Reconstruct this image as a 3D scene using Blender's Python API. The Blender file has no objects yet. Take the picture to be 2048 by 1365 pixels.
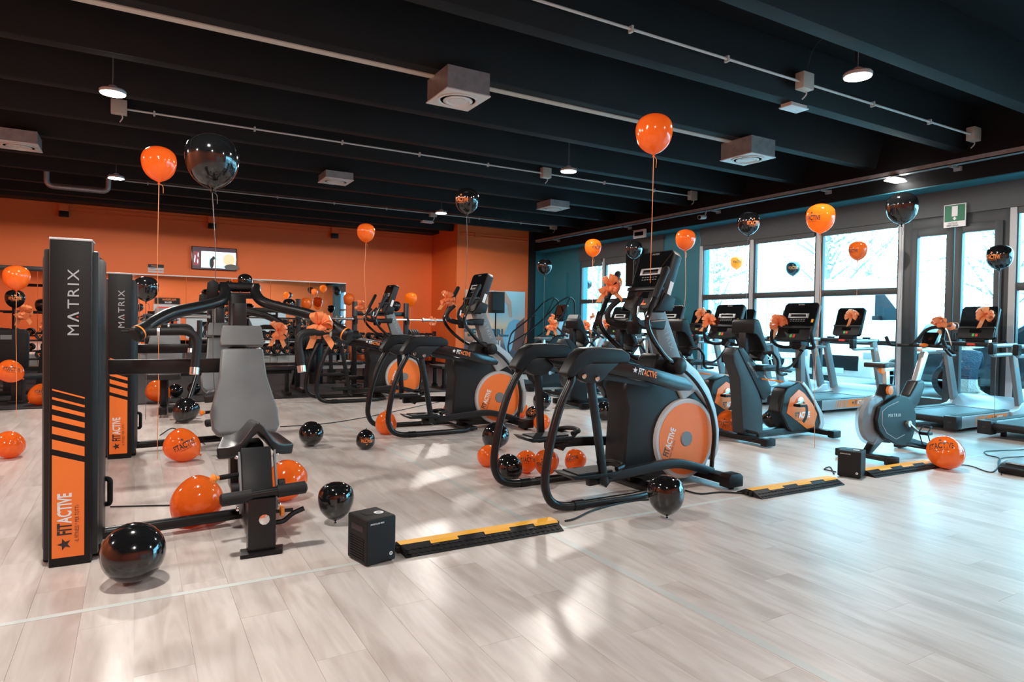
import bpy, bmesh, math, random
from mathutils import Vector, Matrix
R_ = random.Random(7)
scene = bpy.context.scene
COL = scene.collection
pi = math.pi

# ------------------------------------------------------------------ camera
IW, IH = 2048, 1365
FPX, CX, CY = 1301.68, 1024.0, 671.22
YAW, PITCH, ROLL = math.radians(30.044), math.radians(-1.072), math.radians(0.933)
CAM = Vector((0, 0, 1.25))
fwd = Vector((math.sin(YAW) * math.cos(PITCH), math.cos(YAW) * math.cos(PITCH), math.sin(PITCH)))
r0 = Vector((math.cos(YAW), -math.sin(YAW), 0)); u0 = r0.cross(fwd)
rgt = r0 * math.cos(ROLL) + u0 * math.sin(ROLL); upv = -r0 * math.sin(ROLL) + u0 * math.cos(ROLL)
cd = bpy.data.cameras.new('camera'); cam = bpy.data.objects.new('camera', cd); COL.objects.link(cam)
cd.sensor_width = 36; cd.lens = FPX / IW * 36; cd.shift_y = -(IH / 2 - CY) / IW; cd.clip_end = 200; cd.clip_start = .02
m3 = Matrix((rgt, upv, -fwd)).transposed()
cam.matrix_world = Matrix.Translation(CAM) @ m3.to_4x4()
scene.camera = cam

# ------------------------------------------------------------------ world + exposure
scene.view_settings.view_transform = 'Standard'; scene.view_settings.look = 'None'
scene.view_settings.gamma = 1; scene.view_settings.use_curve_mapping = False
scene.view_settings.exposure = 0.82
SKY = (0.27, 0.76, 1.0); SKY_S = 10.0
LED_W = 200
w = bpy.data.worlds.new('sky'); scene.world = w; w.use_nodes = True
bg = w.node_tree.nodes['Background']; bg.inputs[0].default_value = (*SKY, 1); bg.inputs[1].default_value = SKY_S

def ray(px, py):
    return rgt * ((px - CX) / FPX) - upv * ((py - CY) / FPX) + fwd
def G(px, py, z=0.0):
    d = ray(px, py); return CAM + d * ((z - CAM.z) / d.z)
def PX(px, py, X): d = ray(px, py); return CAM + d * (X / d.x)
def PY(px, py, Y): d = ray(px, py); return CAM + d * (Y / d.y)
def PD(px, py, dep): return CAM + ray(px, py) * dep

# ------------------------------------------------------------------ materials
def mat(name, col, rough=.5, metal=0., var=.06, scale=8., bump=0., bscale=200., coat=0., emis=None, es=0., spec=.5, sheen=0.):
    m = bpy.data.materials.new(name); m.use_nodes = True; nt = m.node_tree; b = nt.nodes['Principled BSDF']
    b.inputs['Roughness'].default_value = rough; b.inputs['Metallic'].default_value = metal
    b.inputs['Coat Weight'].default_value = coat; b.inputs['Coat Roughness'].default_value = .05
    b.inputs['Specular IOR Level'].default_value = spec
    if emis: b.inputs['Emission Color'].default_value = (*emis, 1); b.inputs['Emission Strength'].default_value = es
    tc = nt.nodes.new('ShaderNodeTexCoord'); n = nt.nodes.new('ShaderNodeTexNoise'); n.inputs['Scale'].default_value = scale; n.inputs['Detail'].default_value = 3
    nt.links.new(tc.outputs['Object'], n.inputs['Vector'])
    mx = nt.nodes.new('ShaderNodeMix'); mx.data_type = 'RGBA'
    mx.inputs[6].default_value = (*[max(0, c * (1 - var)) for c in col], 1); mx.inputs[7].default_value = (*[min(1, c * (1 + var)) for c in col], 1)
    nt.links.new(n.outputs['Fac'], mx.inputs[0]); nt.links.new(mx.outputs[2], b.inputs['Base Color'])
    if bump:
        n2 = nt.nodes.new('ShaderNodeTexNoise'); n2.inputs['Scale'].default_value = bscale; n2.inputs['Detail'].default_value = 2
        nt.links.new(tc.outputs['Object'], n2.inputs['Vector'])
        bp = nt.nodes.new('ShaderNodeBump'); bp.inputs['Strength'].default_value = bump; bp.inputs['Distance'].default_value = .002
        nt.links.new(n2.outputs['Fac'], bp.inputs['Height']); nt.links.new(bp.outputs['Normal'], b.inputs['Normal'])
    return m
def mixmat(name, base_m, kind, col, fac, use_fresnel=False):
    m = base_m; m.name = name; nt = m.node_tree; b = nt.nodes['Principled BSDF']; out = nt.nodes['Material Output']
    t = nt.nodes.new('ShaderNodeBsdfTranslucent' if kind == 'translucent' else 'ShaderNodeBsdfTransparent'); t.inputs[0].default_value = (*col, 1)
    mx = nt.nodes.new('ShaderNodeMixShader'); mx.inputs[0].default_value = fac
    nt.links.new(b.outputs[0], mx.inputs[1]); nt.links.new(t.outputs[0], mx.inputs[2]); nt.links.new(mx.outputs[0], out.inputs[0])
    return m
def glassmat(name, tint=(.93, .98, 1.)):
    m = bpy.data.materials.new(name); m.use_nodes = True; nt = m.node_tree; out = nt.nodes['Material Output']
    nt.nodes.remove(nt.nodes['Principled BSDF'])
    t = nt.nodes.new('ShaderNodeBsdfTransparent'); t.inputs[0].default_value = (*tint, 1)
    g = nt.nodes.new('ShaderNodeBsdfGlossy'); g.inputs['Roughness'].default_value = .02
    lw = nt.nodes.new('ShaderNodeLayerWeight'); lw.inputs[0].default_value = .5
    pw = nt.nodes.new('ShaderNodeMath'); pw.operation = 'POWER'; pw.inputs[1].default_value = 4; nt.links.new(lw.outputs['Facing'], pw.inputs[0])
    ad = nt.nodes.new('ShaderNodeMath'); ad.operation = 'MULTIPLY_ADD'; ad.inputs[1].default_value = .9; ad.inputs[2].default_value = .03; nt.links.new(pw.outputs[0], ad.inputs[0])
    mx = nt.nodes.new('ShaderNodeMixShader'); nt.links.new(ad.outputs[0], mx.inputs[0]); nt.links.new(t.outputs[0], mx.inputs[1]); nt.links.new(g.outputs[0], mx.inputs[2])
    nt.links.new(mx.outputs[0], out.inputs[0]); return m
M = {}
M['black'] = mat('black_plastic', (.0065, .0068, .0075), .42, spec=.25, bump=.15, bscale=400)
M['blackg'] = mat('black_gloss', (.007, .007, .008), .18)
M['tube'] = mat('black_powdercoat', (.008, .0085, .0095), .3, spec=.35, bump=.05, bscale=600)
M['char'] = mat('charcoal_shell', (.015, .0165, .018), .38, spec=.28, bump=.1, bscale=300)
M['shell'] = mat('dark_grey_shell', (.024, .027, .03), .4, spec=.3)
M['vinyl'] = mat('grey_vinyl', (.13, .14, .145), .38, var=.25, scale=5, bump=.12, bscale=500)
M['bvinyl'] = mat('black_vinyl', (.014, .015, .017), .33, bump=.12, bscale=500)
M['silver'] = mat('silver_paint', (.42, .44, .45), .35, metal=.3)
M['grey'] = mat('mid_grey_plastic', (.17, .19, .2), .4)
M['lgrey'] = mat('light_grey_plastic', (.5, .51, .52), .4)
M['chrome'] = mat('chrome', (.75, .75, .74), .15, metal=1)
M['alu'] = mat('brushed_aluminium', (.62, .62, .61), .32, metal=.9)
M['orange'] = mat('orange_decal', (.9, .2, .03), .4)
M['ored'] = mat('orange_plastic', (.9, .24, .02), .4)
M['white'] = mat('white_print', (.8, .8, .8), .5)
M['lprint'] = mat('grey_print', (.38, .4, .42), .5)
M['kprint'] = mat('black_print', (.03, .02, .02), .5)
M['oprint'] = mat('orange_print', (.85, .22, .04), .5)
M['red'] = mat('red_plastic', (.75, .05, .03), .4)
M['green'] = mat('green_button', (.1, .55, .12), .4)
M['screen'] = mat('dark_glass_screen', (.006, .007, .008), .06)
M['yellow'] = mat('yellow_rubber', (.85, .42, .04), .5, bump=.3, bscale=120)
M['rubber'] = mat('black_rubber', (.011, .011, .012), .55, spec=.3, bump=.4, bscale=150)
M['galv'] = mat('galvanised_steel', (.40, .41, .42), .45, metal=.6, var=.35, scale=14)
M['beige'] = mat('beige_plastic', (.55, .51, .45), .5)
M['conduit'] = mat('conduit_grey', (.6, .61, .6), .45)
M['ceil'] = mat('black_ceiling_paint', (.003, .0033, .0038), .75, spec=.15, var=.3, scale=3, bump=.3, bscale=60)
M['beam'] = mat('black_beam_paint', (.006, .0068, .0078), .65, spec=.25, var=.3, scale=3, bump=.3, bscale=60)
M['wallo'] = mat('orange_wall_paint', (.84, .165, .033), .6, var=.05, scale=2, bump=.15, bscale=90)
M['wallt'] = mat('teal_wall_paint', (.02, .16, .21), .55, var=.05, scale=2, bump=.1, bscale=90)
M['dark'] = mat('near_black_wall', (.01, .011, .012), .6)
M['frame'] = mat('anthracite_frame', (.035, .045, .05), .42)
M['blind'] = mat('grey_blind', (.085, .092, .095), .7)
M['mirror'] = mat('mirror', (.86, .88, .88), .015, metal=1, var=0)
M['trimw'] = mat('white_trim', (.75, .74, .72), .4)
M['box'] = mat('box_black_grain', (.008, .0082, .009), .55, spec=.3, bump=.6, bscale=500)
M['belt'] = mat('treadmill_belt', (.03, .032, .034), .5, bump=.3, bscale=500)
M['steelblue'] = mat('treadmill_silver', (.3, .33, .35), .35, metal=.3)
M['glass'] = glassmat('window_glass')
M['string_o'] = mat('orange_ribbon_string', (.85, .3, .1), .3)
M['string_k'] = mat('dark_ribbon_string', (.12, .1, .1), .3)
M['bow'] = mixmat('orange_satin_ribbon', mat('x', (1., .34, .14), .2, bump=.1), 'translucent', (1., .38, .15), .35)
M['bal_o'] = mixmat('orange_latex', mat('x', (.95, .20, .025), .12, coat=.6, var=.03), 'translucent', (1., .30, .03), .4)
M['bal_lit'] = mixmat('backlit_orange_latex', mat('x', (.95, .22, .02), .12, coat=.6, var=.03), 'translucent', (1., .42, .06), .6)  # orange latex again, yellowish window backlight put into its colour
M['bal_k'] = mixmat('black_latex', mat('x', (.008, .009, .01), .1, coat=.8), 'transparent', (.25, .27, .3), .12)
M['towel'] = mat('red_towel', (.5, .03, .03), .9, bump=.5, bscale=300)
M['led'] = mat('led_lens', (1, 1, 1), .4, emis=(1, .97, .92), es=30)
M['emlens'] = mat('frosted_lens', (.75, .8, .82), .3)
M['mat_rub'] = mat('rubber_mat_floor', (.02, .02, .0215), .62, spec=.3, var=.25, scale=1.5, bump=.35, bscale=120)
M['grn'] = mat('exit_green', (.01, .16, .08), .45)
M['clear'] = mixmat('clear_cover', mat('x', (.5, .55, .58), .06, coat=.3), 'transparent', (.8, .84, .86), .72)

# ------------------------------------------------------------------ mesh builder
def frame_m(o, u, v):
    u = Vector(u).normalized(); v = Vector(v).normalized(); n = u.cross(v)
    m = Matrix((u, v, n)).transposed().to_4x4(); m.translation = Vector(o); return m
def align(a, b):
    d = Vector(b) - Vector(a); q = d.to_track_quat('Z', 'Y'); m = q.to_matrix().to_4x4(); m.translation = Vector(a); return m, d.length
def spl(pts, n=6):
    P = [Vector(p) for p in pts]; out = []
    for i in range(len(P) - 1):
        p0 = P[i - 1] if i else P[0] * 2 - P[1]; p1, p2 = P[i], P[i + 1]; p3 = P[i + 2] if i + 2 < len(P) else P[-1] * 2 - P[-2]
        for k in range(n):
            t = k / n; out.append(.5 * ((2 * p1) + (p2 - p0) * t + (2 * p0 - 5 * p1 + 4 * p2 - p3) * t * t + (3 * p1 - p0 - 3 * p2 + p3) * t ** 3))
    out.append(P[-1]); return out
def fil(pts, rad=.05, n=5):
    P = [Vector(p) for p in pts]; out = [P[0]]
    for i in range(1, len(P) - 1):
        a, b, c = P[i - 1], P[i], P[i + 1]; r = min(rad, (a - b).length * .48, (c - b).length * .48)
        s = b + (a - b).normalized() * r; e = b + (c - b).normalized() * r
        for k in range(n + 1):
            t = k / n; out.append(s * (1 - t) ** 2 + b * 2 * t * (1 - t) + e * t * t)
    out.append(P[-1]); return out
def arc(c, r, a0, a1, n=12): return [(c[0] + r * math.cos(math.radians(a0 + (a1 - a0) * i / n)), c[1] + r * math.sin(math.radians(a0 + (a1 - a0) * i / n))) for i in range(n + 1)]
TXT = {}
def text_geo(s, off=.0):
    if (s, off) in TXT: return TXT[(s, off)]
    c = bpy.data.curves.new('t', 'FONT'); c.body = s; c.size = 1; c.offset = off; c.resolution_u = 2; c.fill_mode = 'FRONT'
    o = bpy.data.objects.new('t', c); COL.objects.link(o); dg = bpy.context.evaluated_depsgraph_get(); dg.update()
    me = bpy.data.meshes.new_from_object(o.evaluated_get(dg))
    V = [v.co.copy() for v in me.vertices]; F = [tuple(p.vertices) for p in me.polygons]
    bpy.data.objects.remove(o); bpy.data.curves.remove(c); bpy.data.meshes.remove(me)
    x0 = min(v.x for v in V); x1 = max(v.x for v in V); y1 = max(v.y for v in V); y0 = min(min(v.y for v in V), 0) if any(ch in s for ch in 'gjpqy,') else min(v.y for v in V)
    V = [((v.x - x0) / (y1 - y0), (v.y - y0) / (y1 - y0)) for v in V]
    TXT[(s, off)] = (V, F, (x1 - x0) / (y1 - y0)); return TXT[(s, off)]

class MB:
    def __init__(s): s.v = []; s.f = []; s.m = []; s.mats = []; s.cur = 0; s.T = None
    def mat(s, k):
        m = M[k] if isinstance(k, str) else k
        if m not in s.mats: s.mats.append(m)
        s.cur = s.mats.index(m); return s
    def add(s, V, F, Mx=None):
        b = len(s.v)
        for p in V:
            p = Vector(p)
            if Mx is not None: p = Mx @ p
            if s.T is not None: p = s.T @ p
            s.v.append(p)
        for f in F: s.f.append(tuple(i + b for i in f)); s.m.append(s.cur)
        return s
    def bx(s, x0, x1, y0, y1, z0, z1, Mx=None):
        V = [(x, y, z) for z in (z0, z1) for y in (y0, y1) for x in (x0, x1)]
        return s.add(V, [(0, 2, 3, 1), (4, 5, 7, 6), (0, 1, 5, 4), (2, 6, 7, 3), (0, 4, 6, 2), (1, 3, 7, 5)], Mx)
    def cb(s, c, d, Mx=None): return s.bx(c[0] - d[0] / 2, c[0] + d[0] / 2, c[1] - d[1] / 2, c[1] + d[1] / 2, c[2] - d[2] / 2, c[2] + d[2] / 2, Mx)
    def tube(s, path, r, n=10, cap=True):
        P = [Vector(p) for p in path]; k = len(P); rr = r if isinstance(r, (list, tuple)) else [r] * k
        if len(rr) != k: rr = [rr[0] + (rr[-1] - rr[0]) * i / (k - 1) for i in range(k)]
        t0 = (P[1] - P[0]).normalized(); a = Vector((0, 0, 1)) if abs(t0.z) < .9 else Vector((1, 0, 0)); nrm = t0.cross(a).normalized(); V = []
        for i in range(k):
            t = (P[min(i + 1, k - 1)] - P[max(i - 1, 0)]).normalized(); nrm = (nrm - t * nrm.dot(t)).normalized(); bn = t.cross(nrm)
            for j in range(n):
                an = 2 * pi * j / n; V.append(P[i] + (nrm * math.cos(an) + bn * math.sin(an)) * rr[i])
        F = [(i * n + j, i * n + (j + 1) % n, (i + 1) * n + (j + 1) % n, (i + 1) * n + j) for i in range(k - 1) for j in range(n)]
        if cap: F += [tuple(range(n))[::-1], tuple((k - 1) * n + j for j in range(n))]
        return s.add(V, F)
    def cyl(s, a, b, r, n=16): return s.tube([a, b], r, n)
    def bar(s, path, w, h, up=(0, 0, 1)):
        P = [Vector(p) for p in path]; k = len(P); V = []; up = Vector(up)
        ww = w if isinstance(w, (list, tuple)) else [w] * k; hh = h if isinstance(h, (list, tuple)) else [h] * k
        for i in range(k):
            t = (P[min(i + 1, k - 1)] - P[max(i - 1, 0)]).normalized(); sd = t.cross(up).normalized(); uu = sd.cross(t)
            for a, b in ((-1, -1), (1, -1), (1, 1), (-1, 1)): V.append(P[i] + sd * a * ww[i] / 2 + uu * b * hh[i] / 2)
        F = [(i * 4 + j, i * 4 + (j + 1) % 4, (i + 1) * 4 + (j + 1) % 4, (i + 1) * 4 + j) for i in range(k - 1) for j in range(4)] + [(3, 2, 1, 0), tuple((k - 1) * 4 + j for j in range(4))]
        return s.add(V, F)
    def lathe(s, prof, Mx=None, n=20):
        V = []; F = []; k = len(prof)
        for r, z in prof:
            for j in range(n): a = 2 * pi * j / n; V.append((r * math.cos(a), r * math.sin(a), z))
        for i in range(k - 1):
            for j in range(n): F.append((i * n + j, i * n + (j + 1) % n, (i + 1) * n + (j + 1) % n, (i + 1) * n + j))
        if prof[0][0] > 1e-4: F.append(tuple(range(n))[::-1])
        if prof[-1][0] > 1e-4: F.append(tuple((k - 1) * n + j for j in range(n)))
        return s.add(V, F, Mx)
    def prism(s, poly, t0, t1, plane='xz', Mx=None):
        # poly drawn in plane, extruded along the third axis; edge loops kept planar
        n = len(poly); ar = sum(poly[i][0] * poly[(i + 1) % n][1] - poly[(i + 1) % n][0] * poly[i][1] for i in range(n))
        if ar < 0: poly = poly[::-1]
        mk = {'xz': lambda a, b, t: (a, t, b), 'xy': lambda a, b, t: (a, b, t), 'yz': lambda a, b, t: (t, a, b)}[plane]
        V = [mk(a, b, t0) for a, b in poly] + [mk(a, b, t1) for a, b in poly]
        F = [tuple(range(n)), tuple(range(2 * n - 1, n - 1, -1))] + [((i + 1) % n, i, i + n, (i + 1) % n + n) for i in range(n)]
        if (plane == 'xz') == (t1 > t0): pass
        else: F = [f[::-1] for f in F]
        return s.add(V, F, Mx)
    def ell(s, c, rx, ry, rz, n=18, m=10, Mx=None):
        prof = [(max(1e-5, math.sin(pi * i / m)), -math.cos(pi * i / m)) for i in range(m + 1)]
        T = Matrix.Translation(c) @ Matrix.Diagonal((rx, ry, rz, 1))
        return s.lathe(prof, T if Mx is None else Mx @ T, n)
    def disc(s, c, nrm, r, n=28, r_in=0):
        m, _ = align(c, Vector(c) + Vector(nrm))
        if r_in: 
            V = [(q * math.cos(2 * pi * j / n), q * math.sin(2 * pi * j / n), 0) for q in (r_in, r) for j in range(n)]
            return s.add(V, [(j, n + j, n + (j + 1) % n, (j + 1) % n) for j in range(n)], m)
        return s.add([(r * math.cos(2 * pi * j / n), r * math.sin(2 * pi * j / n), 0) for j in range(n)], [tuple(range(n))], m)
    def text(s, t, h, o, u, v, sq=.7, off=.02, center=False, warp=None):
        V, F, wd = text_geo(t, off); m = frame_m(o, u, v); sh = wd * .5 if center else 0
        pts = [m @ Vector(((x - sh) * h * sq, y * h, 0)) for x, y in V]
        if warp: pts = [warp(p) for p in pts]
        s.add(pts, F); return wd * h * sq
    def star(s, r, o, u, v):
        m = frame_m(o, u, v); P = [((r if i % 2 == 0 else r * .42) * math.sin(pi * i / 5), (r if i % 2 == 0 else r * .42) * math.cos(pi * i / 5), 0) for i in range(10)]
        s.add([(0, 0, 0)] + P, [(0, 1 + (i + 1) % 10, 1 + i) for i in range(10)], m)
    def build(s, name, m=None, parent=None, bevel=0, seg=2, ang=35, sub=0):
        me = bpy.data.meshes.new(name); me.from_pydata(s.v, [], s.f)
        if not s.mats: s.mats = [M[m] if isinstance(m, str) else m]
        for q in s.mats: me.materials.append(q)
        me.polygons.foreach_set('material_index', s.m if len(s.mats) > 1 else [0] * len(s.f))
        me.validate(); bm = bmesh.new(); bm.from_mesh(me)
        if bevel:
            bm.normal_update(); es = [e for e in bm.edges if len(e.link_faces) == 2 and e.calc_face_angle(0) > math.radians(30)]
            try: bmesh.ops.bevel(bm, geom=es, offset=bevel, segments=seg, affect='EDGES', profile=.6, clamp_overlap=True)
            except Exception: pass
        bm.to_mesh(me); bm.free()
        me.polygons.foreach_set('use_smooth', [True] * len(me.polygons)); me.set_sharp_from_angle(angle=math.radians(ang)); me.update()
        o = bpy.data.objects.new(name, me); COL.objects.link(o)
        if parent is not None: o.parent = parent
        if sub:
            sm = o.modifiers.new('s', 'SUBSURF'); sm.levels = sub; sm.render_levels = sub
        return o
def tag(o, label=None, cat=None, group=None, kind=None):
    if label: o['label'] = label
    if cat: o['category'] = cat
    if group: o['group'] = group
    if kind: o['kind'] = kind
    return o
def thing(name, label, cat, loc=(0, 0, 0), rz=0, group=None):
    o = bpy.data.objects.new(name, None); o.empty_display_size = .1; COL.objects.link(o); o.location = loc; o.rotation_euler = (0, 0, rz)
    return tag(o, label, cat, group)
def copy_tree(o, parent=None):
    c = o.copy(); COL.objects.link(c); c.parent = parent
    for ch in list(o.children): copy_tree(ch, c)
    return c
def S(name, mb, m, parent=None, bevel=0):
    o = mb.build(name, m, parent, bevel)
    if parent is None: o['kind'] = 'structure'
    return o

# ------------------------------------------------------------------ floor material (laminate boards running along Y)
PW, PL = .192, 1.29
def floor_mat():
    m = bpy.data.materials.new('laminate_boards'); m.use_nodes = True; nt = m.node_tree; b = nt.nodes['Principled BSDF']; L = nt.links
    def nd(t, **k):
        n = nt.nodes.new(t)
        for a, v in k.items(): setattr(n, a, v)
        return n
    def ma(op, a, bv=None):
        n = nd('ShaderNodeMath', operation=op)
        for i, q in enumerate((a, bv)):
            if q is None: continue
            if isinstance(q, (int, float)): n.inputs[i].default_value = q
            else: L.new(q, n.inputs[i])
        return n.outputs[0]
    g = nd('ShaderNodeNewGeometry'); sp = nd('ShaderNodeSeparateXYZ'); L.new(g.outputs['Position'], sp.inputs[0])
    row = ma('FLOOR', ma('DIVIDE', sp.outputs[0], PW)); off = ma('FRACT', ma('MULTIPLY', row, .382))
    cell = ma('FLOOR', ma('ADD', ma('DIVIDE', sp.outputs[1], PL), off))
    cb = nd('ShaderNodeCombineXYZ'); L.new(row, cb.inputs[0]); L.new(cell, cb.inputs[1])
    wn = nd('ShaderNodeTexWhiteNoise', noise_dimensions='2D'); L.new(cb.outputs[0], wn.inputs['Vector'])
    # grain coords: stretched + shifted per board
    cx = nd('ShaderNodeCombineXYZ'); L.new(ma('MULTIPLY', sp.outputs[0], 13.), cx.inputs[0]); L.new(ma('MULTIPLY', sp.outputs[1], 1.6), cx.inputs[1]); L.new(ma('MULTIPLY', wn.outputs['Value'], 40.), cx.inputs[2])
    n1 = nd('ShaderNodeTexNoise'); n1.inputs['Scale'].default_value = 1.; n1.inputs['Detail'].default_value = 6; n1.inputs['Distortion'].default_value = 1.6; L.new(cx.outputs[0], n1.inputs['Vector'])
    cx2 = nd('ShaderNodeCombineXYZ'); L.new(ma('MULTIPLY', sp.outputs[0], 5.), cx2.inputs[0]); L.new(ma('MULTIPLY', sp.outputs[1], 1.5), cx2.inputs[1]); L.new(ma('MULTIPLY', wn.outputs['Value'], 17.), cx2.inputs[2])
    n2 = nd('ShaderNodeTexNoise'); n2.inputs['Scale'].default_value = 1.; n2.inputs['Detail'].default_value = 3; L.new(cx2.outputs[0], n2.inputs['Vector'])
    r1 = nd('ShaderNodeValToRGB'); r1.color_ramp.elements[0].position = .3; r1.color_ramp.elements[1].position = .62
    r1.color_ramp.elements[0].color = (.52, .465, .43, 1); r1.color_ramp.elements[1].color = (.63, .58, .545, 1); L.new(n1.outputs[0], r1.inputs[0])
    r2 = nd('ShaderNodeValToRGB'); r2.color_ramp.elements[0].position = .28; r2.color_ramp.elements[1].position = .5
    r2.color_ramp.elements[0].color = (.76, .72, .70, 1); r2.color_ramp.elements[1].color = (1, 1, 1, 1); L.new(n2.outputs[0], r2.inputs[0])
    mx = nd('ShaderNodeMix', data_type='RGBA', blend_type='MULTIPLY'); mx.inputs[0].default_value = 1; L.new(r1.outputs[0], mx.inputs[6]); L.new(r2.outputs[0], mx.inputs[7])
    hv = nd('ShaderNodeHueSaturation'); L.new(mx.outputs[2], hv.inputs['Color']); L.new(ma('ADD', ma('MULTIPLY', wn.outputs['Value'], .07), .97), hv.inputs['Value'])
    L.new(hv.outputs[0], b.inputs['Base Color'])
    L.new(ma('ADD', ma('MULTIPLY', n1.outputs[0], .1), .26), b.inputs['Roughness'])
    bp = nd('ShaderNodeBump'); bp.inputs['Strength'].default_value = .03; bp.inputs['Distance'].default_value = .001; L.new(n1.outputs[0], bp.inputs['Height']); L.new(bp.outputs[0], b.inputs['Normal'])
    return m
M['floor'] = floor_mat()
XL, XR, YF, YB, YB2, XC = -6.0, 10.6, -4.5, 18.1, 16.35, 7.66
ZC = 4.35
ZB = 3.8
MATX, MATY = 7.5, 10.68

floor = S('floor', MB().bx(XL - .3, XR + .3, YF - .3, YB + .3, -.12, -.004), 'floor')
def inview(p, mar=60):
    v = p - CAM; z = v.dot(fwd)
    if z < .3: return None
    x = CX + FPX * v.dot(rgt) / z; y = CY - FPX * v.dot(upv) / z
    return (x, y, z) if -mar < x < IW + mar and -mar < y < IH + mar else None
cells = []
for i in range(int(XL / PW) - 1, int(XR / PW) + 1):
    off = (i * .382) % 1.0
    for j in range(int(YF / PL) - 2, int(YB / PL) + 2):
        y0 = (j - off) * PL; x0 = i * PW
        if x0 < XL - .1 or x0 + PW > XR + .15 or y0 + PL > YB + .2 or y0 < YF - .5: continue
        if y0 > MATY + .3 and x0 + PW < MATX - .1: continue
        c = Vector((x0 + PW / 2, y0 + PL / 2, 0)); cells.append(((c - CAM).length if inview(c) else 99 + (c - CAM).length, x0, y0))
cells.sort()
pm = None; far = MB(); g_ = .0005
for k, (d, x0, y0) in enumerate(cells):
    if k < 300:
        if pm is None:
            po = MB().bx(g_, PW - g_, g_, PL - g_, -.004, 0).build('plank', 'floor', floor); pm = po.data
        else:
            po = bpy.data.objects.new('plank', pm); COL.objects.link(po); po.parent = floor
        po.location = (x0, y0, 0)
    else: far.bx(x0 + g_, x0 + PW - g_, y0 + g_, y0 + PL - g_, -.004, 0)
fo = far.build('plank_field', 'floor', floor); fo['kind'] = 'stuff'

# rubber tiles at the back of the room
rub = S('floor_rubber_mat', MB().bx(XL, MATX, MATY, YB, 0, .006), 'mat_rub')
tl = None
tc = []
for i in range(-6, 8):
    for j in range(0, 7):
        x0, y0 = i * 1.0, MATY + j * 1.0
        if x0 + 1 > MATX + .01 or x0 < XL: continue
        t = bpy.data.objects.new('rubber_tile', tl) if tl else MB().bx(.002, .998, .002, .998, .004, .014).build('rubber_tile', 'mat_rub', rub)
        if tl: COL.objects.link(t); t.parent = rub
        tl = t.data; t.location = (x0, y0, 0)

# walls
S('wall_back', MB().bx(XL - .2, XC, YB, YB + .2, 0, ZC), 'wallo')
S('wall_back_return', MB().bx(XC, XC + .2, YB2 + .2, YB + .2, 0, ZC), 'wallo')
S('wall_back_side', MB().bx(XC, 9.97, YB2, YB2 + .2, 0, ZC), 'wallo')
S('wall_corner', MB().bx(9.97, 10.22, YB2 - .01, YB2 + .2, 0, ZC), 'dark')
S('wall_corner_side', MB().bx(10.22, XR + .25, YB2, YB2 + .2, 0, ZC), 'wallt')
S('wall_left', MB().bx(XL - .2, XL, YF - .2, YB + .2, 0, ZC), 'wallo')
S('wall_front', MB().bx(XL - .2, XR + .2, YF - .2, YF, 0, ZC), 'wallo')
S('baseboard_back', MB().bx(XL, XC, YB - .015, YB, 0, .09), 'dark')
S('baseboard_return', MB().bx(XC - .015, XC, YB2 - .015, YB, 0, .09), 'dark')
S('baseboard_back_side', MB().bx(XC, 9.97, YB2 - .015, YB2, 0, .09), 'dark')
# ceiling with concrete ribs
ceil = S('ceiling', MB().bx(XL - .2, XR + .2, YF - .2, YB + .2, ZC, ZC + .2), 'ceil')
bmesh_ = None
yb = 4.81 - 1.31 * 7
while yb < 17.5:
    if bmesh_ is None:
        o = MB().prism([(0, ZB), (.16, ZB), (.30, ZC), (-.14, ZC)], XL, XR - .3, 'yz').build('ceiling_rib', 'beam', ceil, .008); bmesh_ = o.data
    else:
        o = bpy.data.objects.new('ceiling_rib', bmesh_); COL.objects.link(o); o.parent = ceil
    o.location = (0, yb, 0); yb += 1.31
S('trim_ceiling_strip', MB().bx(-3.6, 7.35, 6.27, 6.36, ZB - .012, ZB + .05), M['beige'])
S('trim_back_bulkhead', MB().bx(XL, 8.0, YB - .5, YB - .001, 3.83, ZC), 'dark')
S('wall_right_soffit', MB().bx(10.17, XR + .3, YF - .2, YB2, 3.38, ZC), 'beam')
S('trim_lit_band', MB().bx(10.17, XR - .015, YF, YB2, 3.365, 3.379), 'wallt')  # teal panel added under the black soffit, puts its window-lit band into colour
# mirror panels on the back wall
mx0 = 5.08
tm = tag(MB().bx(mx0 - 9 * 1.0, mx0, YB - .02, YB - .001, 2.272, 2.297).build('trim_1', 'trimw'), kind='structure')
for k in range(9):
    o = tag(MB().bx(mx0 - (k + 1) * 1.0 + .006, mx0 - k * 1.0 - .006, YB - .012, YB - .002, .1, 2.27).build('wall_mirror', 'mirror'),
        'tall frameless mirror panel on the orange wall' , 'mirror', 'mirror panels on the back wall')

# ------------------------------------------------------------------ window wall (X = XR)
ZL = 2.92      # glass head
ZT0, ZT1 = 1.82, 1.93
bays = [(14.6, 13.66), (13.54, 12.56), (12.44, 11.42), (10.16, 8.92), (8.80, 7.46), (7.34, 5.98), (4.36, 3.05), (2.95, 1.6), (1.5, .1), (0., -1.4), (-1.5, -2.9)]
pier = MB()
for a, b in ((16.4, 14.68), (11.34, 10.24), (-2.98, -4.7)): pier.bx(XR, XR + .3, b, a, 0, 3.4)
pier.bx(XR + .05, XR + .3, -4.6, 16.4, 3.2, 3.4)
S('wall_right', pier, 'wallt')
S('wall_right_pier_panel', MB().bx(XR - .06, XR, 15.2, 16.3, 0, 2.7), 'wallt', None)
S('wall_right_lintel', MB().bx(XR - .012, XR + .02, 11.36, 14.68, 2.985, 3.37).bx(XR - .012, XR + .02, -2.98, 10.22, 2.985, 3.37), 'blind')
wi = 0
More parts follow.
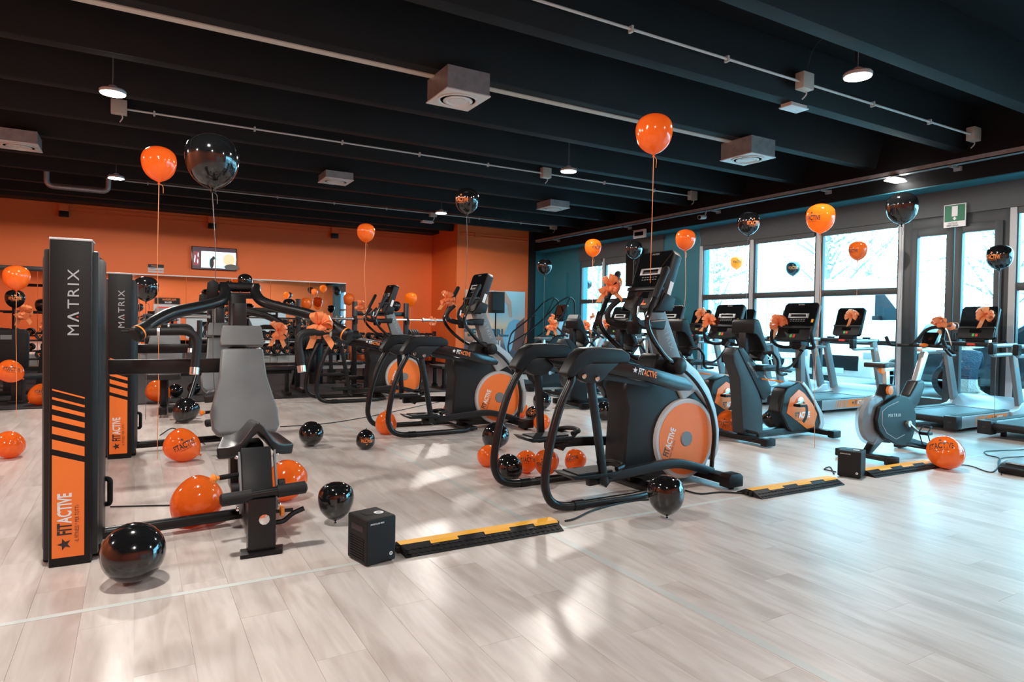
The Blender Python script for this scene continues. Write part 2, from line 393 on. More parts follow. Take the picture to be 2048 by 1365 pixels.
for b1, b0 in [(a, b) for a, b in bays]:
    wi += 1; f = MB(); X0, X1 = XR + .02, XR + .09
    f.bx(X0, X1, b0 - .06, b0 + .02, 0, 3.0).bx(X0, X1, b1 - .02, b1 + .06, 0, 3.0)
    c0, c1 = b0 + .02, b1 - .02; f.bx(X0, X1, c0, c1, ZL, 3.0).bx(X0, X1, c0, c1, ZT0, ZT1).bx(X0, X1, c0, c1, .98, 1.06).bx(X0, X1, c0, c1, 0, .14)
    wf = S('window_%d' % wi, f, 'frame', None, .004)
    for z0, z1 in ((.14, .98), (1.06, ZT0), (ZT1, ZL)):
        MB().bx(XR + .05, XR + .056, b0 + .02, b1 - .02, z0, z1).build('pane', 'glass', wf)
    MB().bx(X0 - .03, X0, b0 + .02, b1 - .02, ZL - .12 if wi < 3 else ZL - .03, 2.98).build('blind_box', 'blind', wf, .005)
S('wall_right_mullions', MB().bx(XR, XR + .03, 8.82, 8.90, 0, 3.0).bx(XR, XR + .03, 7.36, 7.44, 0, 3.0).bx(XR, XR + .03, 5.9, 5.97, 0, 3.0).bx(XR, XR + .03, 4.36, 4.44, 0, 3.0).bx(XR, XR + .03, 10.16, 10.24, 0, 3.).bx(XR, XR + .03, 12.47, 12.53, 0, 3.).bx(XR, XR + .03, 13.57, 13.63, 0, 3.), 'lgrey')
# double door
dr = MB().bx(XR + .02, XR + .09, 5.78, 5.92, 0, 3.0).bx(XR + .02, XR + .09, 4.42, 4.52, 0, 3.0).bx(XR + .02, XR + .09, 4.52, 5.78, 2.82, 3.0).bx(XR + .02, XR + .09, 4.52, 5.78, 0, .03)
door = S('door_1', dr, 'frame', None, .004)
for a, b in ((5.16, 5.78), (4.52, 5.14)):
    lf = MB().bx(XR - .01, XR + .07, a, a + .1, .03, 2.82).bx(XR - .01, XR + .07, b - .1, b, .03, 2.82).bx(XR - .01, XR + .07, a + .1, b - .1, 2.7, 2.82).bx(XR - .01, XR + .07, a + .1, b - .1, .03, .2).build('door_leaf', 'frame', door, .004)
    MB().bx(XR + .03, XR + .036, a + .1, b - .1, .2, 2.7).build('pane', 'glass', lf)
    MB().tube(fil([(XR - .01, b - .06 if a < 5 else a + .06, .95), (XR - .06, b - .06 if a < 5 else a + .06, .95), (XR - .06, b - .06 if a < 5 else a + .06, 1.2), (XR - .01, b - .06 if a < 5 else a + .06, 1.2)], .03), .012, 8).build('handle', 'black', lf)
# cable tray along the windows
tr = thing('cable_tray', 'long grey metal cable tray hung above the windows', 'cable tray', (9.98, 0, 3.58))
MB().bx(-.06, .06, -4.4, 15.9, 0, .012).bx(-.06, -.048, -4.4, 15.9, 0, .07).bx(.048, .06, -4.4, 15.9, 0, .07).build('tray', 'galv', tr)
for y in (15, 12, 9.3, 6.9, 4.9, 2.5): MB().bx(-.07, .15, y - .02, y + .02, -.03, -.001).bx(.12, .16, y - .05, y + .05, -.06, 0).build('bracket', 'galv', tr)

# tape seams on the floor
S('floor_tape_1', MB().bx(-2.2, 9.2, G(715, 1130).y, G(715, 1130).y + .035, .0004, .0012), mat('white_tape', (.62, .66, .64), .35))
gx = G(1120, 1082.5); S('floor_tape_2', MB().bx(gx.x, gx.x + .05, .6, 9.8, .0003, .001), mat('pale_tape', (.50, .52, .50), .35))

# ------------------------------------------------------------------ lamps
def lamp(loc, label, on=True):
    t = thing('ceiling_lamp', label, 'ceiling lamp', loc, 0, 'round LED ceiling lamps')
    MB().lathe([(.03, .09), (.06, .08), (.07, .05), (.17, .045), (.19, .03), (.19, .005), (.18, 0)], None, 28).build('housing', 'lgrey', t)
    MB().lathe([(.0001, -.002), (.05, -.003)], None, 24).build('hub_cap', 'lgrey', t)
    MB().lathe([(.05, -.004), (.176, -.004), (.176, .002), (.05, .002)], None, 28).build('lens', 'led', t)
    MB().tube([(0, 0, .09), (0, 0, ZC - loc[2])], .004, 6).build('hanger', 'galv', t)
    l = bpy.data.lights.new('lamp_light', 'SPOT'); l.shadow_soft_size = .11; l.spot_size = math.radians(177); l.spot_blend = .02; l.energy = LED_W; l.color = (1, .93, .86)
    lo = bpy.data.objects.new('lamp_light', l); COL.objects.link(lo); lo.parent = t; lo.location = (0, 0, -.03); t.scale = (.66, .66, 1)
    return t
LP = [(-.22, 8.1), (5.82, 3.7), (5.76, 8.3), (-.3, 13.0), (5.7, 13.0), (-.22, 3.3), (5.8, -1.2), (-.22, -1.2), (-4.4, 3.3), (-4.4, 8.2)]
LN = ['lit round LED lamp over the two weight towers', 'lit round LED lamp hung by the treadmills', 'lit round LED lamp beside the middle conduit', 'lit round LED lamp near the bent metal duct', 'lit round LED lamp before the orange wall', 'round LED lamp over the open floor', 'round LED lamp opposite the mirrors, by the windows', 'round LED lamp near the wall opposite the mirrors', 'round LED lamp by the plain orange side wall', 'round LED lamp by the plain orange side wall near the towers']
for (x, y), n in zip(LP, LN): lamp((x, y, 3.6), n)

# ------------------------------------------------------------------ shared bits
def bolt(mb, c, nrm, r=.011, h=.008):
    m, _ = align(c, Vector(c) + Vector(nrm)); mb.lathe([(r, 0), (r, h * .6), (r * .7, h), (1e-4, h)], m, 10)
def matrix_word(mb, h, o, u, v, mk='lprint', dot='red', sq=1.15):
    """spaced sans capitals with a chevron A"""
    m = frame_m(o, u, v); x = 0; gap = h * .32; u = Vector(u).normalized(); v = Vector(v).normalized(); o = Vector(o); t = h * .17
    def poly(pts, mm=None): mb.add([m @ Vector((a * h + x, b * h, 0)) for a, b in pts], [tuple(range(len(pts)))])
    for ch in 'MATRIX':
        mb.mat(mk)
        if ch == 'A':
            poly([(0, 0), (.2, 0), (.55, .78), (.55, 1), (.45, 1)]); poly([(1.1, 0), (.9, 0), (.55, .78), (.55, 1), (.65, 1)])
            mb.mat(dot); mb.add([m @ Vector((x + .55 * h + .08 * h * math.cos(k * pi / 3), .12 * h + .1 * h * math.sin(k * pi / 3), 0)) for k in range(6)], [tuple(range(6))]); wd = 1.1 * h
        else:
            wd = mb.text(ch, h, o + u * x, u, v, sq, .0)
        x += wd + gap
    return x - gap
def fitactive(mb, h, o, u, v, c1, c2, star=None, sub=None, sq=.62, stack=1):
    """FIT in one colour, ACTIVE in another; optional star before and small line below"""
    u = Vector(u).normalized(); v = Vector(v).normalized(); o = Vector(o); x = 0
    if star: mb.mat(star); mb.star(h * .5, o + u * h * .5 + v * h * .5, u, v); x = h * 1.25
    mb.mat(c1); x += mb.text('FIT', h, o + u * x, u, v, sq, .03) - h * .03
    mb.mat(c2); x += mb.text('ACTIVE', h, o + u * x, u, v, sq, .03)
    if sub: mb.mat(sub); mb.text('-IL FITNESS * PER TUTTI-', h * .3, o - v * h * .48 + u * x * .12, u, v, .7, .0)
    return x
def console(parent, c, w, h, tilt, yaw=0, style='lcd', th=.06, bow=False):
    """display head; c = middle of the lower edge of its face, face looks to -x and up"""
    u = Vector((0, -1, 0)); v = Vector((math.sin(tilt), 0, math.cos(tilt))); n = u.cross(v)   # n points to -x side
    m = frame_m(c, u, v)
    rr = [(-w / 2, .03), (-w / 2 + .03, 0), (w / 2 - .03, 0), (w / 2, .03), (w / 2, h - .035), (w / 2 - .035, h), (-w / 2 + .035, h), (-w / 2, h - .035)]
    b = MB(); b.prism(rr, -th, 0, 'xy', m); hd = b.build('console', 'char' if style != 'dark' else 'black', parent, .01)
    s = MB(); s.prism([(-w / 2 + .015, h * .36), (w / 2 - .015, h * .36), (w / 2 - .015, h - .03), (w / 2 - .04, h - .012), (-w / 2 + .04, h - .012), (-w / 2 + .015, h - .03)], 0, .004, 'xy', m); s.build('screen', 'screen' if style != 'grey' else 'grey', hd)
    s = MB(); s.prism([(-w / 2 + .03, 0), (w / 2 - .03, 0), (w / 2 - .01, h * .04), (w / 2 - .01, h * .3), (-w / 2 + .01, h * .3), (-w / 2 + .01, h * .04)], 0, .02, 'xy', m); s.build('keypad', 'black', hd, .004)
    s = MB(); s.bx(-w / 2 + .005, w / 2 - .005, h * .3, h * .36, -.005, .035, m); s.build('reading_rack', 'char', hd, .006)
    if style in ('lcd', 'dark'):
        if style == 'lcd':
            s = MB(); y0 = h * .58
            s.bx(-w * .27, w * .27, y0, y0 + .012, .004, .014, m).bx(-w * .27, w * .27, y0 + .045, y0 + .057, .004, .014, m).bx(-w * .29, -w * .22, y0, y0 + .057, .004, .014, m).bx(w * .22, w * .29, y0, y0 + .057, .004, .014, m)
            s.build('holder_bracket', 'silver', hd, .003)
            s = MB()
            for k in range(6): s.mat('lprint').bx(-w * .22 + k * w * .075, -w * .22 + k * w * .075 + w * .05, h * .5, h * .5 + .004, .0042, .0046, m).bx(-w * .22 + k * w * .075, -w * .22 + k * w * .075 + w * .05, h * .5 + .02, h * .5 + .024, .0042, .0046, m)
            s.mat('kprint').bx(-w * .2, w * .2, h * .60, h * .6 + .02, .0042, .0046, m); s.build('key_print', None, hd)
        s = MB(); s.mat('green').bx(-.035, -.005, h * .06, h * .14, .02, .024, m); s.mat('red').bx(.005, .035, h * .06, h * .14, .02, .024, m); s.build('start_stop_keys', None, hd)
        s = MB(); s.bx(-w * .16, w * .16, h * .17, h * .28, .02, .022, m); s.build('small_display', 'screen', hd)
    s = MB(); s.mat('lprint'); s.text('MATRIX', .014, m @ Vector((-.04, h - .035, .0045)), u, v, 1.1, 0); s.build('lettering', None, hd)
    return hd

# ------------------------------------------------------------------ elliptical trainer (faces +x, near side is -y)
def make_elliptical():
    t = thing('elliptical_trainer', '', 'elliptical')
    for sg in (-1, 1):
        y = sg * .35
        MB().tube(spl([(.25, y * .95, .92), (.21, y, .86), (.14, y, .73), (.085, y, .574), (.045, y, .41), (.02, y, .24), (.03, y, .15), (.075, y, .075), (.16, y, .038), (.28, y, .03), (.5, y, .03), (.75, y, .03), (.93, y * .93, .03), (1.03, y * .7, .035), (1.06, y * .4, .04), (1.06, 0, .04)], 4), .029, 12).build('rear_tube', 'tube', t)
        MB().cyl((.25, y, .03), (.33, y, .03), .035, 14).build('tube_collar', 'black', t)
        y0, y1 = (y - sg * .055, y + sg * .03)
        a, b = min(y0, y1), max(y0, y1)
        cv = MB().prism([(.15, .915), (.165, .95), (.235, 1.05), (.30, 1.092), (.42, 1.098), (.61, 1.085), (.68, 1.05), (.69, 1.02), (.675, .985), (.52, .985), (.36, .99), (.31, .975), (.22, .905), (.18, .895)], a - .015, b + .015).build('arm_cover', 'black', t, .022, 3)
        pl = MB().prism([(.24, .92), (.31, .98), (.36, .988), (.6, .985), (.52, .93), (.45, .865), (.40, .852), (.33, .855), (.27, .885)], a, b).build('pivot_plate', 'char', t, .008)
        for xx, zz in ((.295, .905), (.405, .885)):
            s = MB(); bolt(s, (xx, y + sg * .03, zz), (0, sg, 0), .02, .014); s.build('bolt', 'chrome', pl)
        # swing link, phase differs
        lo = (.53, y * .93, .14) if sg < 0 else (.42, y * .93, .33)
        MB().bar([(.385, y * .95, .88), lo], .032, .058, (1, 0, 0)).build('swing_link', 'tube', t, .008)
        # upper beam with lettering
        bm_ = MB().prism([(.42, .985), (.70, .99), (.95, .945), (1.28, .86), (1.36, .80), (1.34, .76), (1.2, .765), (.9, .845), (.6, .90), (.5, .92)], sg * .30 - .03, sg * .30 + .03).build('upper_beam', 'blackg', t, .012)
        MB().prism([(.5, .915), (.62, .90), (.92, .835), (.95, .80), (.55, .865)], sg * .27 - .02, sg * .27 + .02).build('lower_rod', 'tube', t)
        s = MB(); u = Vector((.3, 0, -.062)).normalized(); v = Vector((.062, 0, .3)).normalized()
        if sg < 0: fitactive(s, .046, (.755, -.3335, .912), u, v, 'white', 'oprint', 'white')
        else: fitactive(s, .046, (1.0, .3335, .86), -u, v, 'white', 'oprint', 'white')
        s.build('lettering', None, bm_)
        # pedal arm + pedal
        dz = 0 if sg < 0 else .18; dx = 0 if sg < 0 else -.05
        yy = sg * .235
        MB().bar(spl([(.45 + dx, yy, .15 + dz), (.75, yy, .17 + dz * .9), (1.2, yy, .20 + dz * .5), (1.42, yy, .17 + dz * .2), (1.68, yy, .09)], 4), .05, [.07] * 17).build('pedal_arm', 'tube', t, .008)
        pd = MB().prism([(.22 + dx, .235 + dz), (.27 + dx, .195 + dz), (.62 + dx, .185 + dz), (.68 + dx, .235 + dz), (.62 + dx, .222 + dz), (.30 + dx, .222 + dz)], yy - .11, yy + .11).build('pedal', 'black', t, .01)
        MB().prism([(.30 + dx, .222 + dz), (.60 + dx, .222 + dz), (.60 + dx, .232 + dz), (.30 + dx, .232 + dz)], yy - .09, yy + .09).build('foot_pad', 'rubber', pd)
        rim = [(.62 + dx, yy - .11, .24 + dz), (.70 + dx, yy - .08, .25 + dz), (.72 + dx, yy, .255 + dz), (.70 + dx, yy + .08, .25 + dz), (.62 + dx, yy + .11, .24 + dz)]
        MB().tube(spl(rim, 4), .018, 8).build('pedal_rim', 'black', pd)
        MB().prism([(.50 + dx, .16 + dz), (.58 + dx, .10 + dz), (.64 + dx, .16 + dz)], yy - .05, yy + .05).build('pedal_bracket', 'tube', pd)
        # moving handle
        h = [(1.30, sg * .19, .955), (1.18, sg * .22, 1.01), (1.06, sg * .25, 1.10), (.965, sg * .27, 1.20), (.93, sg * .28, 1.29), (.96, sg * .28, 1.37), (1.03, sg * .28, 1.52)]
        mh = MB().tube(spl(h, 5), .019, 10).build('moving_handle', 'blackg', t)
        MB().tube([(1.0, sg * .28, 1.455), (1.02, sg * .28, 1.50), (1.11, sg * .28, 1.67), (1.118, sg * .28, 1.685)], [.022, .026, .026, .016], 12).build('hand_grip', 'rubber', mh)
        MB().lathe([(.03, -.05), (.062, -.04), (.068, 0), (.066, .05), (.05, .062), (1e-4, .064)], align((1.33, sg * .17, .94), (1.33, sg * .3, .94))[0], 20).build('pivot_knob', 'black', t, .0)
        MB().tube(spl([(1.36, sg * .2, .93), (1.5, sg * .2, .83), (1.62, sg * .2, .70), (1.7, sg * .2, .55), (1.735, sg * .2, .38), (1.72, sg * .2, .2), (1.69, sg * .22, .09)], 5), .018, 10).build('link_rod', 'blackg', t)
        # fixed grip
        fg = MB().tube(spl([(1.22, sg * .03, 1.25), (1.10, sg * .10, 1.245), (.97, sg * .15, 1.265), (.915, sg * .16, 1.31), (.93, sg * .15, 1.38), (1.0, sg * .13, 1.45)], 5), [.03] * 14 + [.022] * 12, 10).build('fixed_grip', 'rubber', t)
        MB().tube([(.918, sg * .188, 1.33), (.935, sg * .18, 1.39)], .008, 6).build('pulse_sensor', 'alu', fg)
        # side disc
        dd = MB().mat('lgrey').lathe([(1e-4, 0), (.31, 0), (.318, -.012), (.318, -.04)], align((1.47, sg * .155, .36), (1.47, sg * .3, .36))[0], 40).build('disc_ring', None, t)
        MB().lathe([(1e-4, .004), (.283, .004), (.283, -.004)], align((1.47, sg * .155, .36), (1.47, sg * .3, .36))[0], 40).build('orange_disc', 'orange', dd)
        MB().lathe([(1e-4, .008), (.058, .008), (.062, 0)], align((1.47, sg * .158, .36), (1.47, sg * .3, .36))[0], 24).build('hub', 'grey', dd)
        s = MB(); u = Vector((.36, 0, .93)).normalized() if sg < 0 else Vector((-.36, 0, .93)).normalized(); v = Vector((-u.z, 0, u.x)) if sg < 0 else Vector((u.z, 0, -u.x))
        o = Vector((1.25, sg * .1605, .16)) if sg < 0 else Vector((1.69, sg * .1605, .16))
        fitactive(s, .06, o, u, v, 'kprint', 'white', 'kprint', 'kprint'); s.build('lettering', None, dd)
    # body shell
    body = [(.88, .83), (.865, .74), (.90, .62), (.885, .45), (.87, .2), (.9, .1), (1.2, .08), (1.72, .08), (1.80, .22), (1.82, .42), (1.76, .58), (1.62, .74), (1.45, .84), (1.30, .90), (1.12, .86), (.98, .84)]
    MB().prism(body, -.125, .125).build('body_shell', 'char', t, .035, 3)
    MB().prism([(1.10, .80), (1.18, .99), (1.22, 1.03), (1.32, 1.02), (1.40, .92), (1.45, .8)], -.11, .11).build('mast_boot', 'black', t, .03, 3)
    MB().prism([(1.30, .96), (1.44, 1.0), (1.60, .89), (1.73, .74), (1.81, .58), (1.855, .40), (1.85, .24), (1.80, .14), (1.80, .42), (1.72, .60), (1.58, .73), (1.44, .66), (1.36, .78)], -.15, .15).build('front_cowl', 'silver', t, .02, 3)
    MB().prism([(1.16, 1.40), (1.30, 1.42), (1.56, .88), (1.44, .86), (1.30, 1.0)], -.05, .05).build('mast', 'grey', t, .014)
    s = MB(); u = Vector((.30, 0, -.60)).normalized(); matrix_word(s, .04, Vector((1.262, -.0515, 1.30)) + Vector((-.0, 0, 0)), u, Vector((-u.z, 0, u.x)), 'lprint', 'lprint'); s.build('mast_lettering', None, t)
    MB().prism([(1.05, 1.23), (1.26, 1.215), (1.28, 1.30), (1.05, 1.28)], -.12, .12).build('handle_yoke', 'black', t, .02, 3)
    MB().lathe([(.05, 0), (.06, .02), (.06, .10), (.05, .1)], Matrix.Translation((1.05, 0, 1.18)), 16).build('yoke_cap', 'black', t)
    hd = console(t, (1.115, 0, 1.375), .40, .49, math.radians(19), th=.085)
    mt = Matrix.Translation((1.115, 0, 1.375))
    for sg in (-1, 1):
        MB().prism([(1.08, 1.36), (1.24, 1.36), (1.27, 1.46), (1.17, 1.50)], sg * .205 - .012, sg * .205 + .012).build('console_cheek', 'black', hd, .008)
    s = MB(); m = frame_m((1.115, 0, 1.375), (0, -1, 0), (math.sin(math.radians(19)), 0, math.cos(math.radians(19))))
    s.bx(-.02, .07, .028, .040, .02, .026, m); s.build('orange_keys', 'ored', hd)
    s = MB(); s.bx(.202, .2055, .10, .24, -.07, -.035, m); s.build('sticker', 'white', hd)
    # floor frame
    MB().bx(1.0, 1.72, -.045, .045, .03, .10).build('floor_spine', 'tube', t, .008)
    ft = MB().bx(1.62, 1.74, -.40, .40, .035, .10).build('front_foot', 'black', t, .012)
    for sg in (-1, 1):
        MB().prism([(1.60, .02), (1.76, .02), (1.76, .10), (1.73, .125), (1.63, .125), (1.60, .10)], sg * .43 - .05, sg * .43 + .05).build('foot_cap', 'black', ft, .012)
        MB().lathe([(.02, 0), (.025, .012), (.01, .02)], Matrix.Translation((1.68, sg * .43, 0)), 12).build('level_foot', 'rubber', ft)
    MB().bx(.98, 1.12, -.28, .28, .015, .05).build('cross_plate', 'tube', t, .006)
    return t
EL = make_elliptical()
el_pos = [((2.30, 3.9, 0), 'elliptical trainer with orange side disc beside the end of a cable ramp'),
          ((2.30, 6.95, 0), 'black elliptical trainer with an orange side disc standing between two other ellipticals'),
          ((2.30, 10.12, 0), 'black elliptical trainer standing half on the rubber mat edge')]
ells = []
for k, (p, l) in enumerate(el_pos):
    o = EL if k == 0 else copy_tree(EL); o.location = p; o['label'] = l; o['group'] = 'row of elliptical trainers'; ells.append(o)

# ------------------------------------------------------------------ shoulder press stations with weight towers
def pad(name, m, parent, poly, t0, t1, Mx=None, bev=.02):
    return MB().prism(poly, t0, t1, 'xz', Mx).build(name, m, parent, bev, 3)
def make_press():
    t = thing('shoulder_press_machine', '', 'gym machine')
    # tower: front panel faces -y
    px, py = -.871, .227
    tw = MB().prism([(px - .105, py + .05), (px - .13, py + .12), (px - .132, py + .30), (px - .11, py + .38), (px + .11, py + .38), (px + .132, py + .30), (px + .13, py + .12), (px + .105, py + .05)], .05, 1.56, 'xy').build('tower_shell', 'shell', t, .03, 3)
    MB().prism([(px - .125, py + .1), (px + .125, py + .1), (px + .11, py + .38), (px - .11, py + .38)], .0, .06, 'xy').build('tower_foot', 'black', tw, .01)
    for sg in (-1, 1):
        MB().prism([(px + sg * .075, py + .02), (px + sg * .115, py + .035), (px + sg * .118, py + .07), (px + sg * .08, py + .07)], .03, 1.58, 'xy').build('tower_rib', 'char', tw, .01)
    fp = MB().prism([(px - .086, py), (px + .086, py), (px + .09, py + .012), (px + .09, py + .1), (px - .09, py + .1), (px - .09, py + .012)], .0, 1.625, 'xy').build('front_panel', 'black', t, .004)
    MB().bx(px - .09, px + .09, py - .002, py + .16, 1.625, 1.637).build('tower_cap', 'lgrey', tw, .004)
    s = MB().mat('orange'); yy = py - .0012
    def q(a, b, c, d): s.add([(px - .075, yy, a), (px + .06, yy, b), (px + .06, yy, c), (px - .075, yy, d)], [(0, 1, 2, 3)])
    q(.045, .045, .515, .562)
    for z0, z1 in ((.592, .640), (.668, .705), (.735, .762), (.79, .81), (.838, .850), (.882, .890)): q(z0, z0 - .047, z1 - .047, z1)
    s.build('orange_graphic', None, fp)
    s = MB(); U, V = (0, 0, 1), (-1, 0, 0); yy = py - .002
    fitactive(s, .062, (px + .008, yy, .08), U, V, 'kprint', 'white', 'kprint', 'kprint', .55)
    matrix_word(s, .047, (px + .034, yy, 1.155), U, V, 'lprint', 'red'); s.build('lettering', None, fp)
    MB().bx(px + .0905, px + .0915, py + .03, py + .06, .12, .26).build('rating_label', 'white', tw)
    MB().tube(fil([(px + .12, py + .3, .36), (px + .155, py + .28, .36), (px + .155, py + .28, .22), (px + .12, py + .3, .22)], .03), .014, 8).build('tower_handle', 'black', tw)
    # floor frame
    MB().bx(-.04, .04, .03, 1.42, .05, .13).build('floor_spine', 'tube', t, .008)
    MB().tube([(-.03, .58, .065), (px + .12, .50, .065)], .033, 12).build('floor_rail', 'tube', t)
    ps = MB().bx(-.07, .07, -.035, .04, .02, .30).build('front_post', 'tube', t, .006)
    s = MB(); bolt(s, (0.01, -.036, .19), (0, -1, 0), .028, .008); s.build('washer_bolt', 'chrome', ps)
    MB().bx(.066, .0712, -.03, .0, .11, .13).build('warning_sticker', 'white', ps)
    MB().prism([(-.11, -.06), (.1, -.06), (.12, .04), (-.10, .05)], 0, .022, 'xy').build('foot_plate', 'black', t, .006)
    fb = MB().tube([(-.06, 0, .315), (.10, 0, .325)], .027, 14).build('foot_bar', 'tube', t)
    MB().tube([(-.205, 0, .305), (-.195, 0, .306), (-.05, 0, .314)], [.018, .034, .034], 16).build('foam_grip', 'rubber', fb)
    MB().tube([(.08, 0, .323), (.225, 0, .331), (.235, 0, .332)], [.034, .034, .018], 16).build('foam_grip', 'rubber', fb)
    kn = MB().tube([(.06, .05, .20), (.17, .05, .20)], .01, 8).tube(fil([(.06, .05, .14), (.12, .05, .14), (.17, .05, .18), (.23, .05, .20)], .02), .014, 8).build('adjust_lever', 'black', t)
    MB().lathe([(.012, 0), (.03, .005), (.03, .02), (.012, .025)], align((.10, .05, .20), (.14, .05, .20))[0], 6).build('star_knob', 'ored', kn)
    # seat column
    MB().prism([(.10, .12), (.42, .12), (.46, .30), (.60, .52), (.42, .52), (.30, .42)], -.065, .065, 'yz').build('seat_column', 'black', t, .012)
    sc = MB().prism([(.17, .28), (.21, .27), (.33, .50), (.28, .52)], -.075, .085, 'yz').build('seat_carriage', 'char', t, .006)
    for sg in (-1, 1):
        MB().cyl((.01 + sg * .105, .2, .31), (.01 + sg * .14, .2, .31), .032, 18).build('guide_wheel', 'rubber', sc)
        MB().prism([(.14, .24), (.19, .17), (.23, .20), (.21, .30), (.30, .46), (.27, .50)], .01 + sg * .095 - .005, .01 + sg * .095 + .005, 'yz').build('link_plate', 'grey', sc)
        for yy, zz in ((.19, .20), (.28, .47)):
            s = MB(); bolt(s, (.01 + sg * .101, yy, zz), (sg, 0, 0), .012, .016); s.build('bolt', 'chrome', sc)
    rod = MB().cyl((-.08, .24, .38), (-.19, .22, .375), .014, 10).build('pull_rod', 'black', sc)
    MB().lathe([(.010, 0), (.013, .02), (.026, .03), (.026, .04), (.012, .052)], align((-.185, .22, .375), (-.24, .21, .373))[0], 10).build('pull_knob', 'ored', sc)
    # saddle shaped seat
    n, k = 15, 9; V = []; F = []
    for i in range(k):
        for j in range(n):
            a = j / (n - 1) * 2 - 1; b = i / (k - 1)
            wd = .215 * (1 - .25 * b) * (1 - .25 * max(0, .35 - b) / .35 * 0)
            front = .30 + .17 * (abs(a) ** 1.6) * (1 - b)
            hump = .135 * math.exp(-(a / .33) ** 2) * (1 - .45 * b)
            V.append((.02 + a * wd, front + b * .36 - (abs(a) ** 1.6) * .02 * (1 - b) + (0 if b > 0 else 0) - .17 * (abs(a) ** 1.6) * (1 - b) * .35, .525 + hump - .02 * abs(a) + .03 * b))
    nv = len(V); V += [(x * .96 + .0008, y + .01, z - .065) for x, y, z in V]
    for i in range(k - 1):
        for j in range(n - 1):
            q0 = i * n + j; F.append((q0, q0 + 1, q0 + n + 1, q0 + n)); F.append((q0 + nv, q0 + n + nv, q0 + n + 1 + nv, q0 + 1 + nv))
    ring = list(range(n)) + [i * n + n - 1 for i in range(1, k)] + [(k - 1) * n + j for j in range(n - 2, -1, -1)] + [i * n for i in range(k - 2, 0, -1)]
    for a, b in zip(ring, ring[1:] + ring[:1]): F.append((b, a, a + nv, b + nv))
    MB().add(V, F).build('seat', 'bvinyl', t, .012, 3, 60)
    # back pads, leaning back (plane turned about x)
    Mx = Matrix.Translation((.02, .97, .47)) @ Matrix.Rotation(math.radians(-22), 4, 'X')
    pad('back_pad', 'vinyl', t, [(-.17, 0), (.19, 0), (.215, .05), (.21, .16), (.15, .40), (.135, .60), (-.135, .60), (-.15, .40), (-.21, .16), (-.20, .05)], -.07, .0, Mx, .026)
    Mh = Matrix.Translation((.02, 1.20, 1.05)) @ Matrix.Rotation(math.radians(-16), 4, 'X')
    pad('head_pad', 'vinyl', t, [(-.135, 0), (.135, 0), (.14, .03), (.125, .13), (.115, .14), (-.115, .14), (-.125, .13), (-.14, .03)], -.075, .0, Mh, .024)
    MB().prism([(1.08, .10), (1.24, .10), (1.36, 1.42), (1.26, 1.42)], -.055, .055, 'yz').build('rear_column', 'tube', t, .01)
    MB().bx(px + .1, -.03, 1.19, 1.25, .88, .975).build('link_beam', 'tube', t, .008)
    MB().bx(-.035, .05, 1.17, 1.27, 1.12, 1.36).build('column_cover', 'char', t, .012)
    # press arms
    for sg in (-1, 1):
        ap = [(sg * .11 + .02, 1.34, 1.475), (sg * .10 + .02, 1.27, 1.43), (sg * .13 + .02, 1.18, 1.375), (sg * .23 + .02, 1.10, 1.335), (sg * .42 + .02, .97, 1.285), (sg * .53 + .02, .86, 1.225), (sg * .60 + .02, .775, 1.165)]
        ar = MB().tube(spl(ap, 5), .036, 14).build('press_arm', 'tube', t)
        e = Vector(ap[-1])
        cp = MB().lathe([(.044, -.05), (.046, .0), (.046, .045), (.035, .055), (1e-4, .056)], align(e, e + Vector((sg * .5, -.55, -.35)))[0], 20).build('arm_cap', 'black', ar)
        MB().lathe([(.0475, .012), (.0475, .022)], align(e, e + Vector((sg * .5, -.55, -.35)))[0], 20).build('orange_ring', 'ored', cp)
        MB().cyl(e + Vector((sg * .03, 0, .0)), e + Vector((sg * .1, 0, .0)), .017, 10).build('arm_stub', 'tube', ar)
        hp = fil([(e.x - sg * .02, e.y, e.z), (e.x - sg * .31, e.y - .01, e.z + .005), (e.x - sg * .285, e.y - .06, e.z - .245)], .1, 8)
        hd = MB().tube(hp, .0255, 14).build('handle', 'rubber', ar)
        d = (Vector(hp[-1]) - Vector(hp[-2])).normalized()
        MB().cyl(Vector(hp[-1]) - d * .03, Vector(hp[-1]) + d * .012, .0275, 16).build('end_cap', 'alu', hd)
        MB().cyl((e.x - sg * .085, e.y, e.z), (e.x - sg * .10, e.y, e.z), .0285, 16).build('collar', 'alu', hd)
    MB().cyl((-.11, 1.36, 1.475), (.15, 1.36, 1.475), .034, 16).build('pivot_shaft', 'tube', t)
    pv = MB().bx(-.12, .16, 1.28, 1.40, 1.395, 1.435).build('pivot_block', 'black', t, .01)
    for xx in (-.04, .02, .08):
        s = MB(); bolt(s, (xx, 1.30, 1.435), (0, 0, 1), .01, .01); s.build('bolt', 'chrome', pv)
    MB().prism([(-.2, 1.36), (-.12, 1.36), (-.12, 1.5), (-.16, 1.52), (-.19, 1.5)], 1.30, 1.33).build('stop_bracket', 'black', t, .005)
    return t
PR = make_press(); PR.location = (.585, 3.65, 0); PR.rotation_euler.z = math.radians(-1.5)
PR['label'] = 'shoulder press with grey padded seat and black weight tower, orange bow on its arm'; PR['group'] = 'selectorised press stations'
P2 = copy_tree(PR); P2.location = (.585 + .16, 3.65 + 2.76, 0); P2.rotation_euler.z = math.radians(-1.5); P2['label'] = 'shoulder press with weight tower standing behind the grey padded one'

